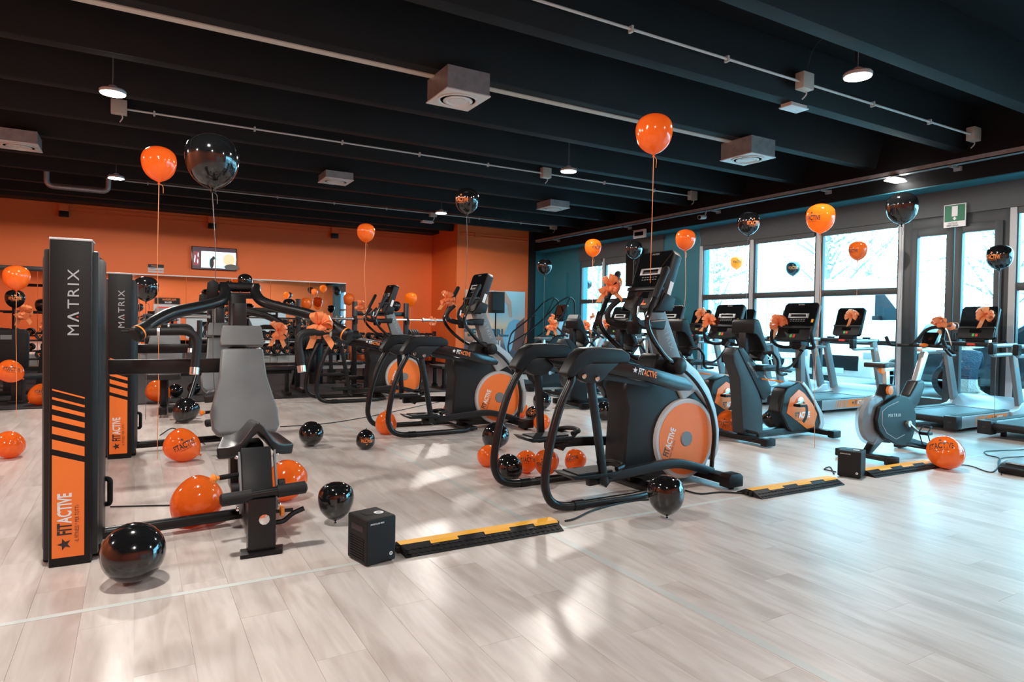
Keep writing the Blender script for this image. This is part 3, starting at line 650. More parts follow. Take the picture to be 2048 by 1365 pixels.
# leg machine behind
def make_leg(loc, label):
    t = thing('leg_extension_machine', label, 'gym machine', loc, math.radians(-4))
    pad('back_pad', 'vinyl', t, [(-.2, .0), (.2, .0), (.21, .2), (.15, .62), (-.15, .62), (-.21, .2)], -.06, 0, Matrix.Translation((-.05, .55, .55)) @ Matrix.Rotation(math.radians(-14), 4, 'X'))
    pad('head_pad', 'vinyl', t, [(-.13, 0), (.13, 0), (.12, .17), (-.12, .17)], -.06, 0, Matrix.Translation((-.05, .71, 1.2)) @ Matrix.Rotation(math.radians(-10), 4, 'X'))
    MB().bx(-.24, .15, .05, .52, .47, .55).build('seat', 'bvinyl', t, .025, 3)
    MB().bx(-.1, 0, .02, .9, .04, .12).build('floor_spine', 'tube', t, .008)
    MB().bx(-.09, -.01, .3, .4, .12, .48).bx(-.09, -.01, .75, .85, .1, 1.3).build('upright', 'tube', t, .008)
    lv = MB().tube(spl([(.36, .3, 1.22), (.36, .28, .95), (.36, .2, .68), (.30, .05, .42), (.22, -.15, .16)], 5), .032, 12).build('lever_arm', 'tube', t)
    MB().cyl((.02, -.17, .14), (.32, -.17, .14), .05, 18).build('roller_pad', 'rubber', lv)
    MB().cyl((.30, -.17, .14), (.335, -.17, .14), .03, 14).build('roller_cap', 'alu', lv)
    MB().bx(-.05, .40, .27, .33, .5, .56).build('pivot_bar', 'tube', t, .006)
    MB().bx(-.9, -.02, .78, .86, .92, 1.0).build('link_beam', 'tube', t, .006)
    tw = MB().prism([(-1.18, .66), (-.86, .66), (-.84, .95), (-1.2, .95)], 0, 1.6, 'xy').build('tower_shell', 'shell', t, .04, 3)
    MB().bx(-.9, -.86, .55, .66, .35, .75).build('rear_handle', 'black', t, .01)
    return t
make_leg((.34, 9.1, 0), 'leg machine with grey pads and a curved lever arm on the mat edge')

# ------------------------------------------------------------------ hybrid cycles (face +x)
def make_bike(orange=True):
    t = thing('hybrid_cycle', '', 'exercise bike')
    MB().bx(.02, 1.22, -.05, .05, .035, .115).build('floor_spine', 'char', t, .01)
    rf = MB().bx(-.03, .09, -.33, .33, .03, .085).build('rear_foot', 'black', t, .01)
    for sg in (-1, 1): MB().bx(-.045, .105, sg * .35 - .04, sg * .35 + .04, .012, .095).build('foot_cap', 'black', rf, .015)
    MB().tube(fil([(.03, -.22, .09), (.03, -.22, .13), (.03, .0, .13), (.03, 0, .09)], .03), .014, 8).build('lift_handle', 'black', rf)
    ff = MB().bx(1.14, 1.24, -.3, .3, .03, .085).build('front_foot', 'black', t, .01)
    for sg in (-1, 1): MB().bx(1.12, 1.26, sg * .32 - .04, sg * .32 + .04, .012, .095).build('foot_cap', 'black', ff, .015)
    # seat tower
    MB().prism([(-.03, .10), (.30, .08), (.28, .40), (.20, .58), (-.04, 1.03), (-.17, 1.03), (-.22, .96), (-.20, .88), (-.10, .70)], -.075, .075).build('seat_tower', 'shell', t, .025, 3)
    rl = MB().prism([(-.14, 1.02), (-.06, 1.03), (.40, .60), (.40, .52), (.30, .45), (.26, .47)], -.085, .085).build('seat_rail', 'char', t, .012)
    s = MB().mat('lprint'); u = Vector((.46, 0, -.45)).normalized(); s.text('HYBRIDCYCLE', .026, (.0, -.0865, .865), u, (-u.z, 0, u.x), 1.0, 0); s.build('lettering', None, rl)
    MB().tube([(.02, -.03, 1.0), (.42, -.03, .64)], .012, 8).tube([(.02, .03, 1.0), (.42, .03, .64)], .012, 8).build('guide_rod', 'alu', rl)
    MB().bx(.13, .30, -.07, .07, .66, .80).build('seat_carriage', 'black', t, .02)
    MB().tube([(.22, -.1, .69), (.45, -.2, .66)], .009, 6).build('seat_lever', 'ored', t)
    MB().prism([(.14, .80), (.20, .775), (.48, .775), (.62, .75), (.66, .76), (.60, .80), (.42, .835), (.25, .845), (.15, .84)], -.17, .17).build('seat', 'bvinyl', t, .025, 3)
    bp = MB().prism([(.01, 1.30), (.04, 1.335), (.09, 1.335), (.12, 1.30), (.20, 1.12), (.255, 1.0), (.24, .96), (.165, .88), (.12, .91), (.18, .98), (.185, 1.01), (.11, 1.13), (.06, 1.17), (.01, 1.18)], -.15, .15).build('backrest', 'black', t, .02, 3)
    MB().bx(.01, .08, -.05, .05, .86, 1.2).build('backrest_post', 'char', t, .015)
    for sg in (-1, 1):
        MB().tube(spl([(.12, sg * .20, .97), (.2, sg * .24, .98), (.28, sg * .25, .9), (.30, sg * .24, .78), (.40, sg * .2, .74), (.52, sg * .18, .74)], 4), .016, 8).build('armrest_tube', 'tube', t)
        MB().tube(spl([(.30, sg * .25, .8), (.48, sg * .26, .83), (.62, sg * .27, .96), (.66, sg * .27, 1.02)], 4), .014, 8).build('side_grip_tube', 'tube', t)
        MB().tube([(.64, sg * .27, 1.0), (.70, sg * .26, 1.05)], .024, 8).build('side_grip', 'rubber', t)
    # front housing
    sh = [(.56, .30), (.62, .52), (.66, .57), (.86, .63), (.92, .62), (1.02, .55), (1.17, .38), (1.28, .25), (1.30, .14), (1.26, .07), (.76, .07), (.70, .12)]
    MB().prism(sh, -.09, .09).build('housing', 'char' if orange else 'shell', t, .02, 3)
    MB().prism([(.93, .64), (1.04, .55), (1.19, .38), (1.30, .25), (1.33, .13), (1.29, .06), (1.22, .06), (1.26, .14), (1.22, .26), (1.12, .40), (.98, .55), (.90, .61)], -.105, .105).build('front_cowl', 'silver', t, .012)
    for sg in (-1, 1):
        sp = MB().prism([(.66, .29), (.71, .46), (.86, .55), (.96, .50), (1.11, .37), (1.20, .25), (1.14, .10), (1.02, .09)], sg * .09 - .006, sg * .09 + .006).build('side_panel', 'orange' if orange else 'shell', t, .002)
        s = MB(); yy = sg * .0965
        if orange:
            if sg < 0: fitactive(s, .07, (.80, yy, .22), (1, 0, 0), (0, 0, 1), 'kprint', 'white', None, 'kprint')
            else: fitactive(s, .07, (1.16, yy, .22), (-1, 0, 0), (0, 0, 1), 'kprint', 'white', None, 'kprint')
        else:
            matrix_word(s, .035, (.82 if sg < 0 else 1.08, yy, .30), (-sg, 0, 0), (0, 0, 1), 'white', 'white')
        s.build('lettering', None, sp)
        cr = MB().lathe([(.055, 0), (.055, .02), (.02, .03), (1e-4, .03)], align((.87, sg * .095, .41), (.87, sg * .3, .41))[0], 20).build('crank_hub', 'alu', t)
        ex, ez = (.74, .385) if sg < 0 else (1.0, .43)
        MB().bar([(.87, sg * .13, .41), (ex, sg * .14, ez)], .016, .03, (0, 0, 1)).build('crank_arm', 'alu', cr, .004)
        pd = MB().bx(ex - .05, ex + .06, min(sg * .15, sg * .24), max(sg * .15, sg * .24), ez - .015, ez + .015).build('pedal', 'black', cr, .006)
        MB().tube([(ex - .05, sg * .245, ez + .02), (ex + .05, sg * .245, ez + .02)], .006, 6).build('pedal_edge', 'ored', pd)
        MB().bar(spl([(ex + .05, sg * .2, ez + .02), (ex + .10, sg * .21, ez - .02), (ex + .10, sg * .21, ez - .12), (ex + .06, sg * .2, ez - .19)], 4), .04, .004, (0, 1, 0)).build('pedal_strap', 'rubber', pd)
    # console mast
    MB().bar([(1.02, 0, .52), (.98, 0, 1.2)], .075, .085, (1, 0, 0)).build('mast', 'grey', t, .012)
    MB().bar([(1.24, 0, .35), (1.03, 0, .95)], .05, .04, (1, 0, 0)).build('mast_brace', 'steelblue', t, .008)
    cp = MB().lathe([(.038, 0), (.045, .10), (.045, .115), (.039, .115), (.034, .01), (1e-4, .01)], Matrix.Translation((.90, -.02, .79)), 18).build('cup_holder', 'black', t)
    MB().bx(.92, 1.05, -.06, .06, 1.0, 1.16).build('handle_clamp', 'black', t, .015)
    for sg in (-1, 1):
        hb = MB().tube(spl([(.97, sg * .04, 1.04), (.95, sg * .16, 1.02), (.90, sg * .24, 1.04), (.84, sg * .265, 1.10), (.82, sg * .26, 1.2), (.86, sg * .25, 1.26)], 4), .019, 10).build('handlebar', 'rubber', t)
    hd = console(t, (.85, 0, 1.105), .45, .47, math.radians(21), style='lcd' if orange else 'grey', th=.05)
    if orange:
        m = frame_m((.85, 0, 1.105), (0, -1, 0), (math.sin(math.radians(21)), 0, math.cos(math.radians(21))))
        [MB().bx(a, a + .025, .22, .26, .005, .012, m).build('amber_tag', 'yellow', hd) for a in (.18, -.205)]
    return t
def make_upright():
    t = thing('upright_bike', '', 'exercise bike')
    for x in (.05, 1.12):
        f = MB().bx(x - .05, x + .05, -.27, .27, .025, .08).build('stabiliser', 'black', t, .012)
        for sg in (-1, 1): MB().bx(x - .065, x + .065, sg * .27 - .045, sg * .27 + .045, .005, .09).build('foot_cap', 'black', f, .012)
    MB().bx(.05, 1.12, -.05, .05, .04, .12).build('floor_spine', 'char', t, .01)
    body = [(.16, .30), (.18, .50), (.26, .66), (.40, .74), (.62, .76), (.84, .70), (.98, .55), (1.02, .38), (.96, .2), (.84, .10), (.34, .10), (.22, .18)]
    MB().prism(body, -.10, .10).build('housing', 'shell', t, .035, 3)
    for sg in (-1, 1):
        pn = MB().prism([(.24, .32), (.28, .52), (.42, .68), (.64, .70), (.82, .64), (.92, .50), (.94, .34), (.86, .2), (.5, .16), (.32, .2)], sg * .10 - .006, sg * .10 + .006).build('side_panel', 'shell', t, .003)
        s = MB(); matrix_word(s, .045, (.36 if sg < 0 else .78, sg * .107, .50), (-sg, 0, 0), (0, 0, 1), 'white', 'white'); s.build('lettering', None, pn)
        cr = MB().cyl((.56, sg * .1, .32), (.56, sg * .14, .32), .035, 16).build('crank_hub', 'alu', t)
        MB().bar([(.56, sg * .13, .32), (.56 - sg * .14, sg * .14, .30 - sg * .03)], .016, .03, (0, 0, 1)).build('crank_arm', 'alu', cr)
        MB().bx(.51 - sg * .14, .61 - sg * .14, min(sg * .15, sg * .24), max(sg * .15, sg * .24), .285 - sg * .03, .315 - sg * .03).build('pedal', 'black', cr, .006)
        MB().tube(spl([(1.0, sg * .05, 1.03), (.9, sg * .2, 1.02), (.78, sg * .25, 1.06), (.70, sg * .24, 1.13), (.66, sg * .2, 1.18)], 4), .018, 10).build('handlebar', 'rubber', t)
    MB().bar([(.52, 0, .72), (.48, 0, .95)], .05, .06, (1, 0, 0)).build('seat_post', 'alu', t, .01)
    V = [(.34, .10), (.40, .115), (.52, .06), (.66, .022), (.68, 0)]
    MB().prism(V + [(x, -y) for x, y in V[::-1]], .95, 1.0, 'xy').build('saddle', 'vinyl', t, .018, 3)
    MB().bar([(.88, 0, .62), (1.08, 0, 1.12)], .07, .09, (1, 0, 0)).build('mast', 'steelblue', t, .012)
    hd = console(t, (1.02, 0, 1.08), .36, .40, math.radians(24), style='grey', th=.05)
    return t
BK = make_bike(True); BG = make_upright()
bk = [(BK, (5.67, 4.85), 'orange and black hybrid cycle with its whole side logo panel in clear view'),
      (BK, (5.67, 5.90), 'orange and black hybrid cycle next to the one with the clear logo panel'),
      (BK, (5.67, 6.95), 'orange and black hybrid cycle between two others, before the teal pier'),
      (BK, (5.67, 8.05), 'orange and black hybrid cycle next to a grey upright bike'),
      (BG, (6.22, 9.30), 'grey upright exercise bike with white lettering, red towel on its saddle'),
      (BG, (6.22, 10.4), 'grey upright exercise bike nearest the orange poster wall')]
seen = set(); bikes = []
for src, (x, y), l in bk:
    o = src if src.name not in seen else copy_tree(src); seen.add(src.name)
    o.location = (x, y, 0); o['label'] = l; o['group'] = 'row of exercise bikes'; bikes.append(o)

# ------------------------------------------------------------------ treadmills (face +x, rear of deck at x = 0)
def make_treadmill():
    t = thing('treadmill', '', 'treadmill')
    dk = MB().bx(.05, 1.75, -.36, .36, .10, .165).build('deck', 'black', t, .008)
    MB().bx(.03, 1.55, -.275, .275, .165, .185).build('belt', 'belt', t, .008)
    MB().cyl((.04, -.275, .14), (.04, .275, .14), .043, 16).build('rear_roller', 'rubber', t)
    for sg in (-1, 1):
        a, b = (sg * .28, sg * .42); a, b = min(a, b), max(a, b)
        sr = MB().prism([(.0, .07), (.10, .05), (1.5, .05), (1.6, .20), (.06, .20), (.0, .19)], a, b).build('side_rail', 'steelblue', t, .012)
        MB().bx(.1, 1.45, a + .015, b - .015, .2, .208).build('foot_tread', 'rubber', sr)
        ec = MB().bx(-.03, .11, a - .004, b + .004, .045, .205).build('end_cap', 'char', t, .012)
        MB().bx(-.034, -.029, (a + b) / 2 - .02, (a + b) / 2 + .02, .12, .14).build('end_slot', 'kprint', ec)
        s = MB().mat('orange'); yy = sg * .421
        for k in range(5): x = .42 + k * .05; s.add([(x, yy, .07), (x + .02 + .004 * k, yy, .07), (x + .05 + .004 * k, yy, .185), (x + .03, yy, .185)], [(0, 1, 2, 3) if sg < 0 else (3, 2, 1, 0)])
        s.add([(.69, yy, .07), (1.25, yy, .07), (1.25, yy, .185), (.72, yy, .185)], [(0, 1, 2, 3) if sg < 0 else (3, 2, 1, 0)])
        yy = sg * .4225
        if sg < 0: fitactive(s, .06, (.82, yy, .105), (1, 0, 0), (0, 0, 1), 'kprint', 'white', 'kprint', None)
        else: fitactive(s, .06, (1.2, yy, .105), (-1, 0, 0), (0, 0, 1), 'kprint', 'white', 'kprint', None)
        s.build('side_graphic', None, sr)
        up = MB().bar([(1.66, sg * .40, .15), (1.36, sg * .40, 1.06)], .055, [.15, .12], (1, 0, 0)).build('upright', 'grey', t, .012)
        s = MB(); u = Vector((.30, 0, -.91)).normalized(); fitactive(s, .05, (1.375, sg * .429, .95), u, (-u.z * (1 if sg < 0 else -1), 0, u.x * (1 if sg < 0 else -1)), 'white', 'oprint', None, None); s.build('lettering', None, up)
        hr = MB().tube(fil([(1.45, sg * .40, 1.07), (.86, sg * .40, 1.06), (.80, sg * .40, 1.0), (.86, sg * .40, .94), (1.38, sg * .40, .95)], .05), .026, 10).build('handrail', 'steelblue', t)
        MB().bx(.79, .90, sg * .40 - .032, sg * .40 + .032, .95, 1.09).build('rail_cap', 'black', hr, .02, 3)
        MB().bx(.3, .36, sg * .3 - .02, sg * .3 + .02, 0, .05).build('level_foot', 'rubber', t)
    # motor hood
    n, k = 13, 7; V = []; F = []
    prof = [(1.42, .19), (1.5, .215), (1.58, .27), (1.68, .33), (1.80, .345), (1.92, .31), (1.98, .2), (1.98, .06)]
    hood = MB().prism(prof + [(1.42, .06)], -.40, .40).build('motor_hood', 'steelblue', t, .02, 3)
    for sg in (-1, 1): MB().prism([(1.30, .20), (1.5, .225), (1.62, .30), (1.74, .30), (1.85, .06), (1.4, .06)], sg * .41 - .035, sg * .41 + .035).build('hood_cheek', 'lgrey', hood, .02, 3)
    MB().bx(1.2, 1.5, -.42, .42, 1.035, 1.095).build('cross_bar', 'char', t, .02, 3)
    MB().bx(1.17, 1.2, -.05, .05, 1.05, 1.08).build('safety_key', 'red', t, .006)
    for sg in (-1, 1): MB().lathe([(.05, 0), (.058, .05), (.058, .06), (.05, .06), (.045, .01), (1e-4, .01)], Matrix.Translation((1.35, sg * .3, 1.06)), 14).build('cup_holder', 'black', t)
    MB().bx(1.28, 1.4, -.12, .12, 1.09, 1.16).build('console_neck', 'black', t, .01)
    console(t, (1.28, 0, 1.14), .46, .47, math.radians(18), style='dark', th=.05)
    return t
TM = make_treadmill()
tms = [(8.60, 3.44, 'treadmill with its handrail ends beside the door, next to the floor cables'), (8.60, 4.51, 'treadmill in front of the glass double door, bow on its black display'),
       (8.52, 6.32, 'treadmill showing the orange stripe graphic on its deck side, bow on its display'), (8.52, 7.36, 'treadmill in front of the white van, half hidden by an orange hybrid cycle'),
       (8.52, 8.42, 'treadmill hidden behind the second hybrid cycle'), (8.52, 9.5, 'treadmill beside the teal pier, bow across its display'),
       (8.52, 10.6, 'treadmill in front of the teal pier'), (8.52, 11.75, 'treadmill behind the grey exercise bikes'), (8.52, 12.75, 'treadmill next to the stair climber')]
for k, (x, y, l) in enumerate(tms):
    o = TM if k == 0 else copy_tree(TM); o.location = (x, y, 0); o['label'] = l; o['group'] = 'treadmills facing the windows'

# ------------------------------------------------------------------ spin bike (faces +x)
def make_spin():
    t = thing('spin_bike', 'black spin bike with orange knobs and silver posts beside a cable ramp', 'exercise bike', (5.92, 3.62, 0))
    MB().lathe([(1e-4, -.05), (.2, -.05), (.235, -.035), (.245, 0), (.235, .035), (.2, .05), (1e-4, .05)], align((.16, 0, .385), (.16, 1, .385))[0], 36).build('flywheel_cover', 'clear', t)
    fw = MB().lathe([(1e-4, -.02), (.21, -.02), (.21, .02), (1e-4, .02)], align((.16, 0, .385), (.16, 1, .385))[0], 36).build('flywheel', 'grey', t)
    body = [(.06, .40), (.10, .52), (.22, .56), (.35, .60), (.44, .62), (.56, .60), (.66, .53), (.72, .42), (.72, .28), (.66, .17), (.56, .12), (.42, .14), (.20, .22), (.09, .30)]
    for sg in (-1, 1):
        b = MB().prism(body, sg * .075 - .02, sg * .075 + .02).build('side_cover', 'black', t, .015, 3)
        if sg < 0:
            s = MB(); matrix_word(s, .03, (.24, -.0965, .42), (1, 0, -.03), (0.03, 0, 1), 'white', 'white'); s.build('lettering', None, b)
        MB().tube([(x, sg * .0965, z) for x, z in ((.40, .56), (.22, .52), (.14, .48), (.14, .36), (.22, .27), (.38, .20), (.52, .235))], .003, 5).build('trim_line', 'lgrey', b)
        cr = MB().cyl((.56, sg * .09, .34), (.56, sg * .125, .34), .03, 16).build('crank_hub', 'alu', t)
        ex, ez = (.70, .25) if sg < 0 else (.42, .43)
        MB().bar([(.56, sg * .115, .34), (ex, sg * .13, ez)], .015, .03, (0, 1, 0)).build('crank_arm', 'alu', cr, .004)
        pd = MB().bx(ex - .045, ex + .045, min(sg * .15, sg * .24), max(sg * .15, sg * .24), ez - .015, ez + .015).build('pedal', 'black', cr, .006)
        MB().tube(fil([(ex - .05, sg * .16, ez + .01), (ex + .02, sg * .16, ez + .07), (ex + .06, sg * .2, ez + .05), (ex + .02, sg * .24, ez + .07), (ex - .05, sg * .24, ez + .01)], .02), .007, 6).build('toe_cage', 'black', pd)
        MB().tube(fil([(ex - .04, sg * .16, ez - .01), (ex + .02, sg * .16, ez - .12), (ex + .02, sg * .24, ez - .12), (ex - .04, sg * .24, ez - .01)], .02), .006, 6).build('lower_cage', 'black', pd)
    MB().prism([(.22, .56), (.30, .72), (.42, .72), (.46, .62), (.56, .58), (.68, .60), (.80, .74), (.92, .75), (.95, .68), (.85, .52), (.70, .40), (.5, .35), (.3, .4)], -.055, .055).build('main_frame', 'char', t, .025, 3)
    MB().prism([(.02, .06), (.10, .08), (.30, .20), (.62, .12), (1.06, .05), (1.06, .10), (.66, .20), (.36, .32), (.22, .26)], -.04, .04).build('base_beam', 'tube', t, .012)
    for x in (.06, 1.06): 
        f = MB().bx(x - .05, x + .05, -.25, .25, .035, .08).build('stabiliser', 'tube', t, .015)
        for sg in (-1, 1): MB().bx(x - .06, x + .06, sg * .24 - .04, sg * .24 + .04, .01, .085).build('foot_cap', 'rubber', f, .012)
    MB().bar([(.36, 0, .70), (.34, 0, .85)], .045, .06, (1, 0, 0)).build('seat_post', 'alu', t, .008)
    MB().bx(.22, .44, -.022, .022, .845, .88).build('seat_slider', 'alu', t, .006)
    V = [(.14, .10), (.20, .11), (.30, .06), (.46, .022), (.48, 0)]
    MB().prism([(x, y) for x, y in V] + [(x, -y) for x, y in V[::-1]], .885, .93, 'xy').build('saddle', 'bvinyl', t, .018, 3)
    MB().lathe([(.02, 0), (.04, .006), (.04, .03), (.02, .035)], align((.2, -.03, .865), (.2, -.08, .865))[0], 8).build('seat_knob', 'ored', t)
    MB().lathe([(.02, 0), (.045, .006), (.045, .03), (.02, .035)], align((.29, -.055, .67), (.29, -.11, .67))[0], 8).build('post_knob', 'ored', t)
    MB().bar([(.86, 0, .72), (1.02, 0, 1.03)], .05, .075, (1, 0, 0)).build('handle_post', 'alu', t, .01)
    MB().bx(.92, 1.18, -.03, .03, 1.03, 1.07).build('handle_slider', 'alu', t, .008)
    hb = MB().tube(fil([(.80, -.27, 1.17), (.86, -.27, 1.09), (1.0, -.24, 1.085), (1.05, 0, 1.09), (1.0, .24, 1.085), (.86, .27, 1.09), (.80, .27, 1.17)], .08, 8), .018, 10).build('handlebar', 'rubber', t)
    MB().tube(spl([(1.0, -.13, 1.09), (1.1, -.12, 1.14), (1.2, -.08, 1.25), (1.24, 0, 1.28), (1.2, .08, 1.25), (1.1, .12, 1.14), (1.0, .13, 1.09)], 4), .018, 10).build('front_hoop', 'rubber', hb)
    MB().prism([(1.06, 1.10), (1.11, 1.09), (1.17, 1.20), (1.13, 1.23)], -.07, .07).build('display', 'blackg', t, .012)
    MB().ell((1.0, 0, 1.095), .06, .035, .02).build('resistance_knob', 'ored', t)
    MB().tube(fil([(1.0, -.2, 1.06), (1.02, -.24, 1.0), (1.2, -.2, 1.0), (1.18, -.14, 1.06)], .03), .012, 8).build('bottle_holder', 'black', t)
    return t
make_spin()

# ------------------------------------------------------------------ spark machines, cable ramps, cables
def make_box(loc, rz, label, d=(.19, .25, .30)):
    t = thing('effect_machine', label, 'stage machine', loc, rz, 'small black stage effect boxes')
    w2, d2, h = d[0] / 2, d[1] / 2, d[2]
    c = MB().bx(-w2, w2, -d2, d2, .006, h).build('case', 'box', t, .012, 3)
    MB().bx(-w2 - .002, -w2 + .004, -d2 * .62, d2 * .55, h * .70, h * .82).build('grip_recess', 'kprint', c, .002)
    for k in range(9): MB().bx(-w2 - .003, -w2, -d2 * .7 , d2 * .7, h * .10 + k * h * .055, h * .10 + k * h * .055 + h * .02).build('vent_slat', 'black', c)
    MB().disc((w2 * .4, -d2 * .1, h + .002), (0, 0, 1), .026, 24, .014).build('nozzle_ring', 'white', c)
    MB().disc((w2 * .4, -d2 * .1, h + .0016), (0, 0, 1), .014).build('nozzle', 'galv', c)
    MB().bx(-w2 * .5, -w2 * .05, -d2 * .2, d2 * .4, h, h + .0015).build('control_panel', 'black', c)
    s = MB().mat('white'); s.text('SPARKULAR MINI', .0085, (-w2 + .02, -d2 - .0012, h - .03), (1, 0, 0), (0, 0, 1), .9, .02)
    s.build('lettering', None, c)
    s = MB().mat('white'); s.disc((w2 - .03, -d2 - .0012, .045), (0, -1, 0), .010, 14, .004); s.build('emblem', None, c)
    for a in (-1, 1):
        for b in (-1, 1): MB().lathe([(.012, 0), (.014, .008)], Matrix.Translation((a * w2 * .75, b * d2 * .75, 0)), 8).build('rubber_foot', 'rubber', t)
    return t
bx_dir = math.atan2(3.269 - 3.186, 1.191 - 1.015)
def box_at(p0, p1, label, d):
    a, b = G(*p0), G(*p1); u = (b - a); u.z = 0; u.normalize(); v = Vector((-u.y, u.x, 0))
    c = a + u * d[0] / 2 + v * d[1] / 2; return make_box((c.x, c.y, 0), math.atan2(u.y, u.x), label, d)
box_at((733, 1137), (788, 1122), 'small black effect machine box at the end of the nearest cable ramp', (.172, .2, .24))
box_at((1674, 953), (1735, 962), 'small black effect machine box between two cable ramps', (.18, .19, .225))
def make_ramp(p0, p1, label, L=None):
    a, b = G(*p0), G(*p1); u = b - a; L = L or u.length; rz = math.atan2(u.y, u.x)
    t = thing('cable_ramp', label, 'cable protector', a, rz, 'yellow and black cable ramps')
    W = .235
    bs = MB().prism([(0, .0), (0, .006), (.085, .045), (.15, .045), (.235, .006), (.235, 0)], .0, L, 'yz').build('ramp_body', 'rubber', t, .003)
    n = 6
    pts = []
    for k in range(n):
        x0, x1 = L * k / n, L * (k + 1) / n; yy = .055 if k % 2 else .083
        pts += [(x0, yy), (x1, yy)]
    lid = MB()
    for k in range(n):
        x0, x1 = L * k / n, L * (k + 1) / n; yy = .062 if k % 2 else .085; zz = .035 if k % 2 else .0455
        lid.add([(x0, .085, .0462), (x1, .085, .0462), (x1, .15, .0462), (x0, .15, .0462)], [(0, 1, 2, 3)])
        lid.add([(x0, .15, .0462), (x1, .15, .0462), (x1, .165, .0395), (x0, .165, .0395)], [(0, 1, 2, 3)])
        if k % 2: lid.add([(x0, .062, .0362), (x1, .062, .0362), (x1, .085, .0464), (x0, .085, .0464)], [(0, 1, 2, 3)])
    lid.build('yellow_lid', 'yellow', t)
    for k in (1, 4): MB().bx(L * k / 5 - .03, L * k / 5 + .012, .045, .07, .02, .0345).build('grip_slot', 'kprint', bs)
    tr = MB()
    for i in range(int(L / .035)):
        for j in range(2):
            for sg in (-1, 1):
                x = .02 + i * .035 + (.0175 if sg > 0 else 0); y = .018 + j * .028
                tr.bx(-.011, .011, -.0025, .0025, 0, .003, Matrix.Translation((x, y, .006 + (y / .085) * .039)) @ Matrix.Rotation(sg * .7, 4, 'Z'))
    o = tr.build('tread_pattern', 'rubber', bs); o['kind'] = 'stuff'
    for x in (-.02, L - .002):
        for y in (.08, .115): MB().bx(x, x + .022, y, y + .025, .005, .036).build('end_connector', 'rubber', bs, .003)
    return t
make_ramp((812, 1118), (1128, 1063), 'yellow and black cable ramp beside the elliptical, scuffed tread')
make_ramp((1524, 1000), (1690, 971), 'yellow and black cable ramp between the elliptical foot and an effect box')
make_ramp((1752, 957), (1885, 936), 'yellow and black cable ramp touching an orange balloon')
def cable(pts, label, r=.006, m='rubber'):
    P = [Vector((p[0], p[1], p[2] if len(p) > 2 else r + .001)) for p in pts]
    return tag(MB().tube(spl(P, 8), r, 7).build('floor_cable', m), label, 'cable')
g2 = lambda *q: [tuple(G(*p)[:2]) for p in q]
cable(g2((1130, 1045), (1150, 1040), (1190, 1022), (1260, 1005), (1330, 1000)), 'black cable leaving the nearest ramp under the elliptical')
cable(g2((1368, 983), (1400, 990), (1440, 987), (1485, 989)), 'black cable running into the second ramp')
cable(g2((560, 855), (640, 850), (720, 838), (800, 822), (880, 805), (960, 795), (1000, 792)), 'thin black cable lying across the boards behind the ellipticals', .005)
cable(g2((220, 1016), (300, 1014), (380, 1012), (440, 1008)), 'thin black cable beside the shoulder press tower', .005)
cable(g2((1868, 926), (1890, 940), (1920, 932), (1945, 935), (1985, 946), (2000, 920), (1975, 912), (1970, 905), (2000, 903), (2048, 901)), 'black cable looping from the last ramp towards the floor device', .005)
cable(g2((2003, 952), (1996, 930), (2005, 918), (2048, 915)), 'black power lead of the grey floor device', .005)
cable(g2((1672, 946), (1655, 942), (1648, 940), (1660, 936), (1668, 950)), 'short cable loop plugged into the effect box by the spin bike', .005)
cable(g2((320, 872), (345, 858), (370, 870), (395, 882), (410, 890)), 'thin cable curling by the second weight tower', .005)
# grey floor device at the picture edge
t = thing('battery_charger', 'grey and black floor device with cables near the last treadmill', 'charger', G(2040, 948))
MB().prism([(-.14, .0), (-.16, .05), (-.10, .085), (.0, .10), (.18, .10), (.2, .06), (.2, 0)], -.11, .11).build('case', 'char', t, .012)
MB().prism([(-.10, .09), (.0, .104), (.16, .104), (.16, .112), (.0, .112), (-.09, .10)], -.08, .08).build('top_tray', 'grey', t, .006)
MB().tube(fil([(-.13, -.1, .05), (-.18, -.06, .06), (-.18, .06, .06), (-.13, .1, .05)], .03), .012, 8).build('front_grip', 'rubber', t)

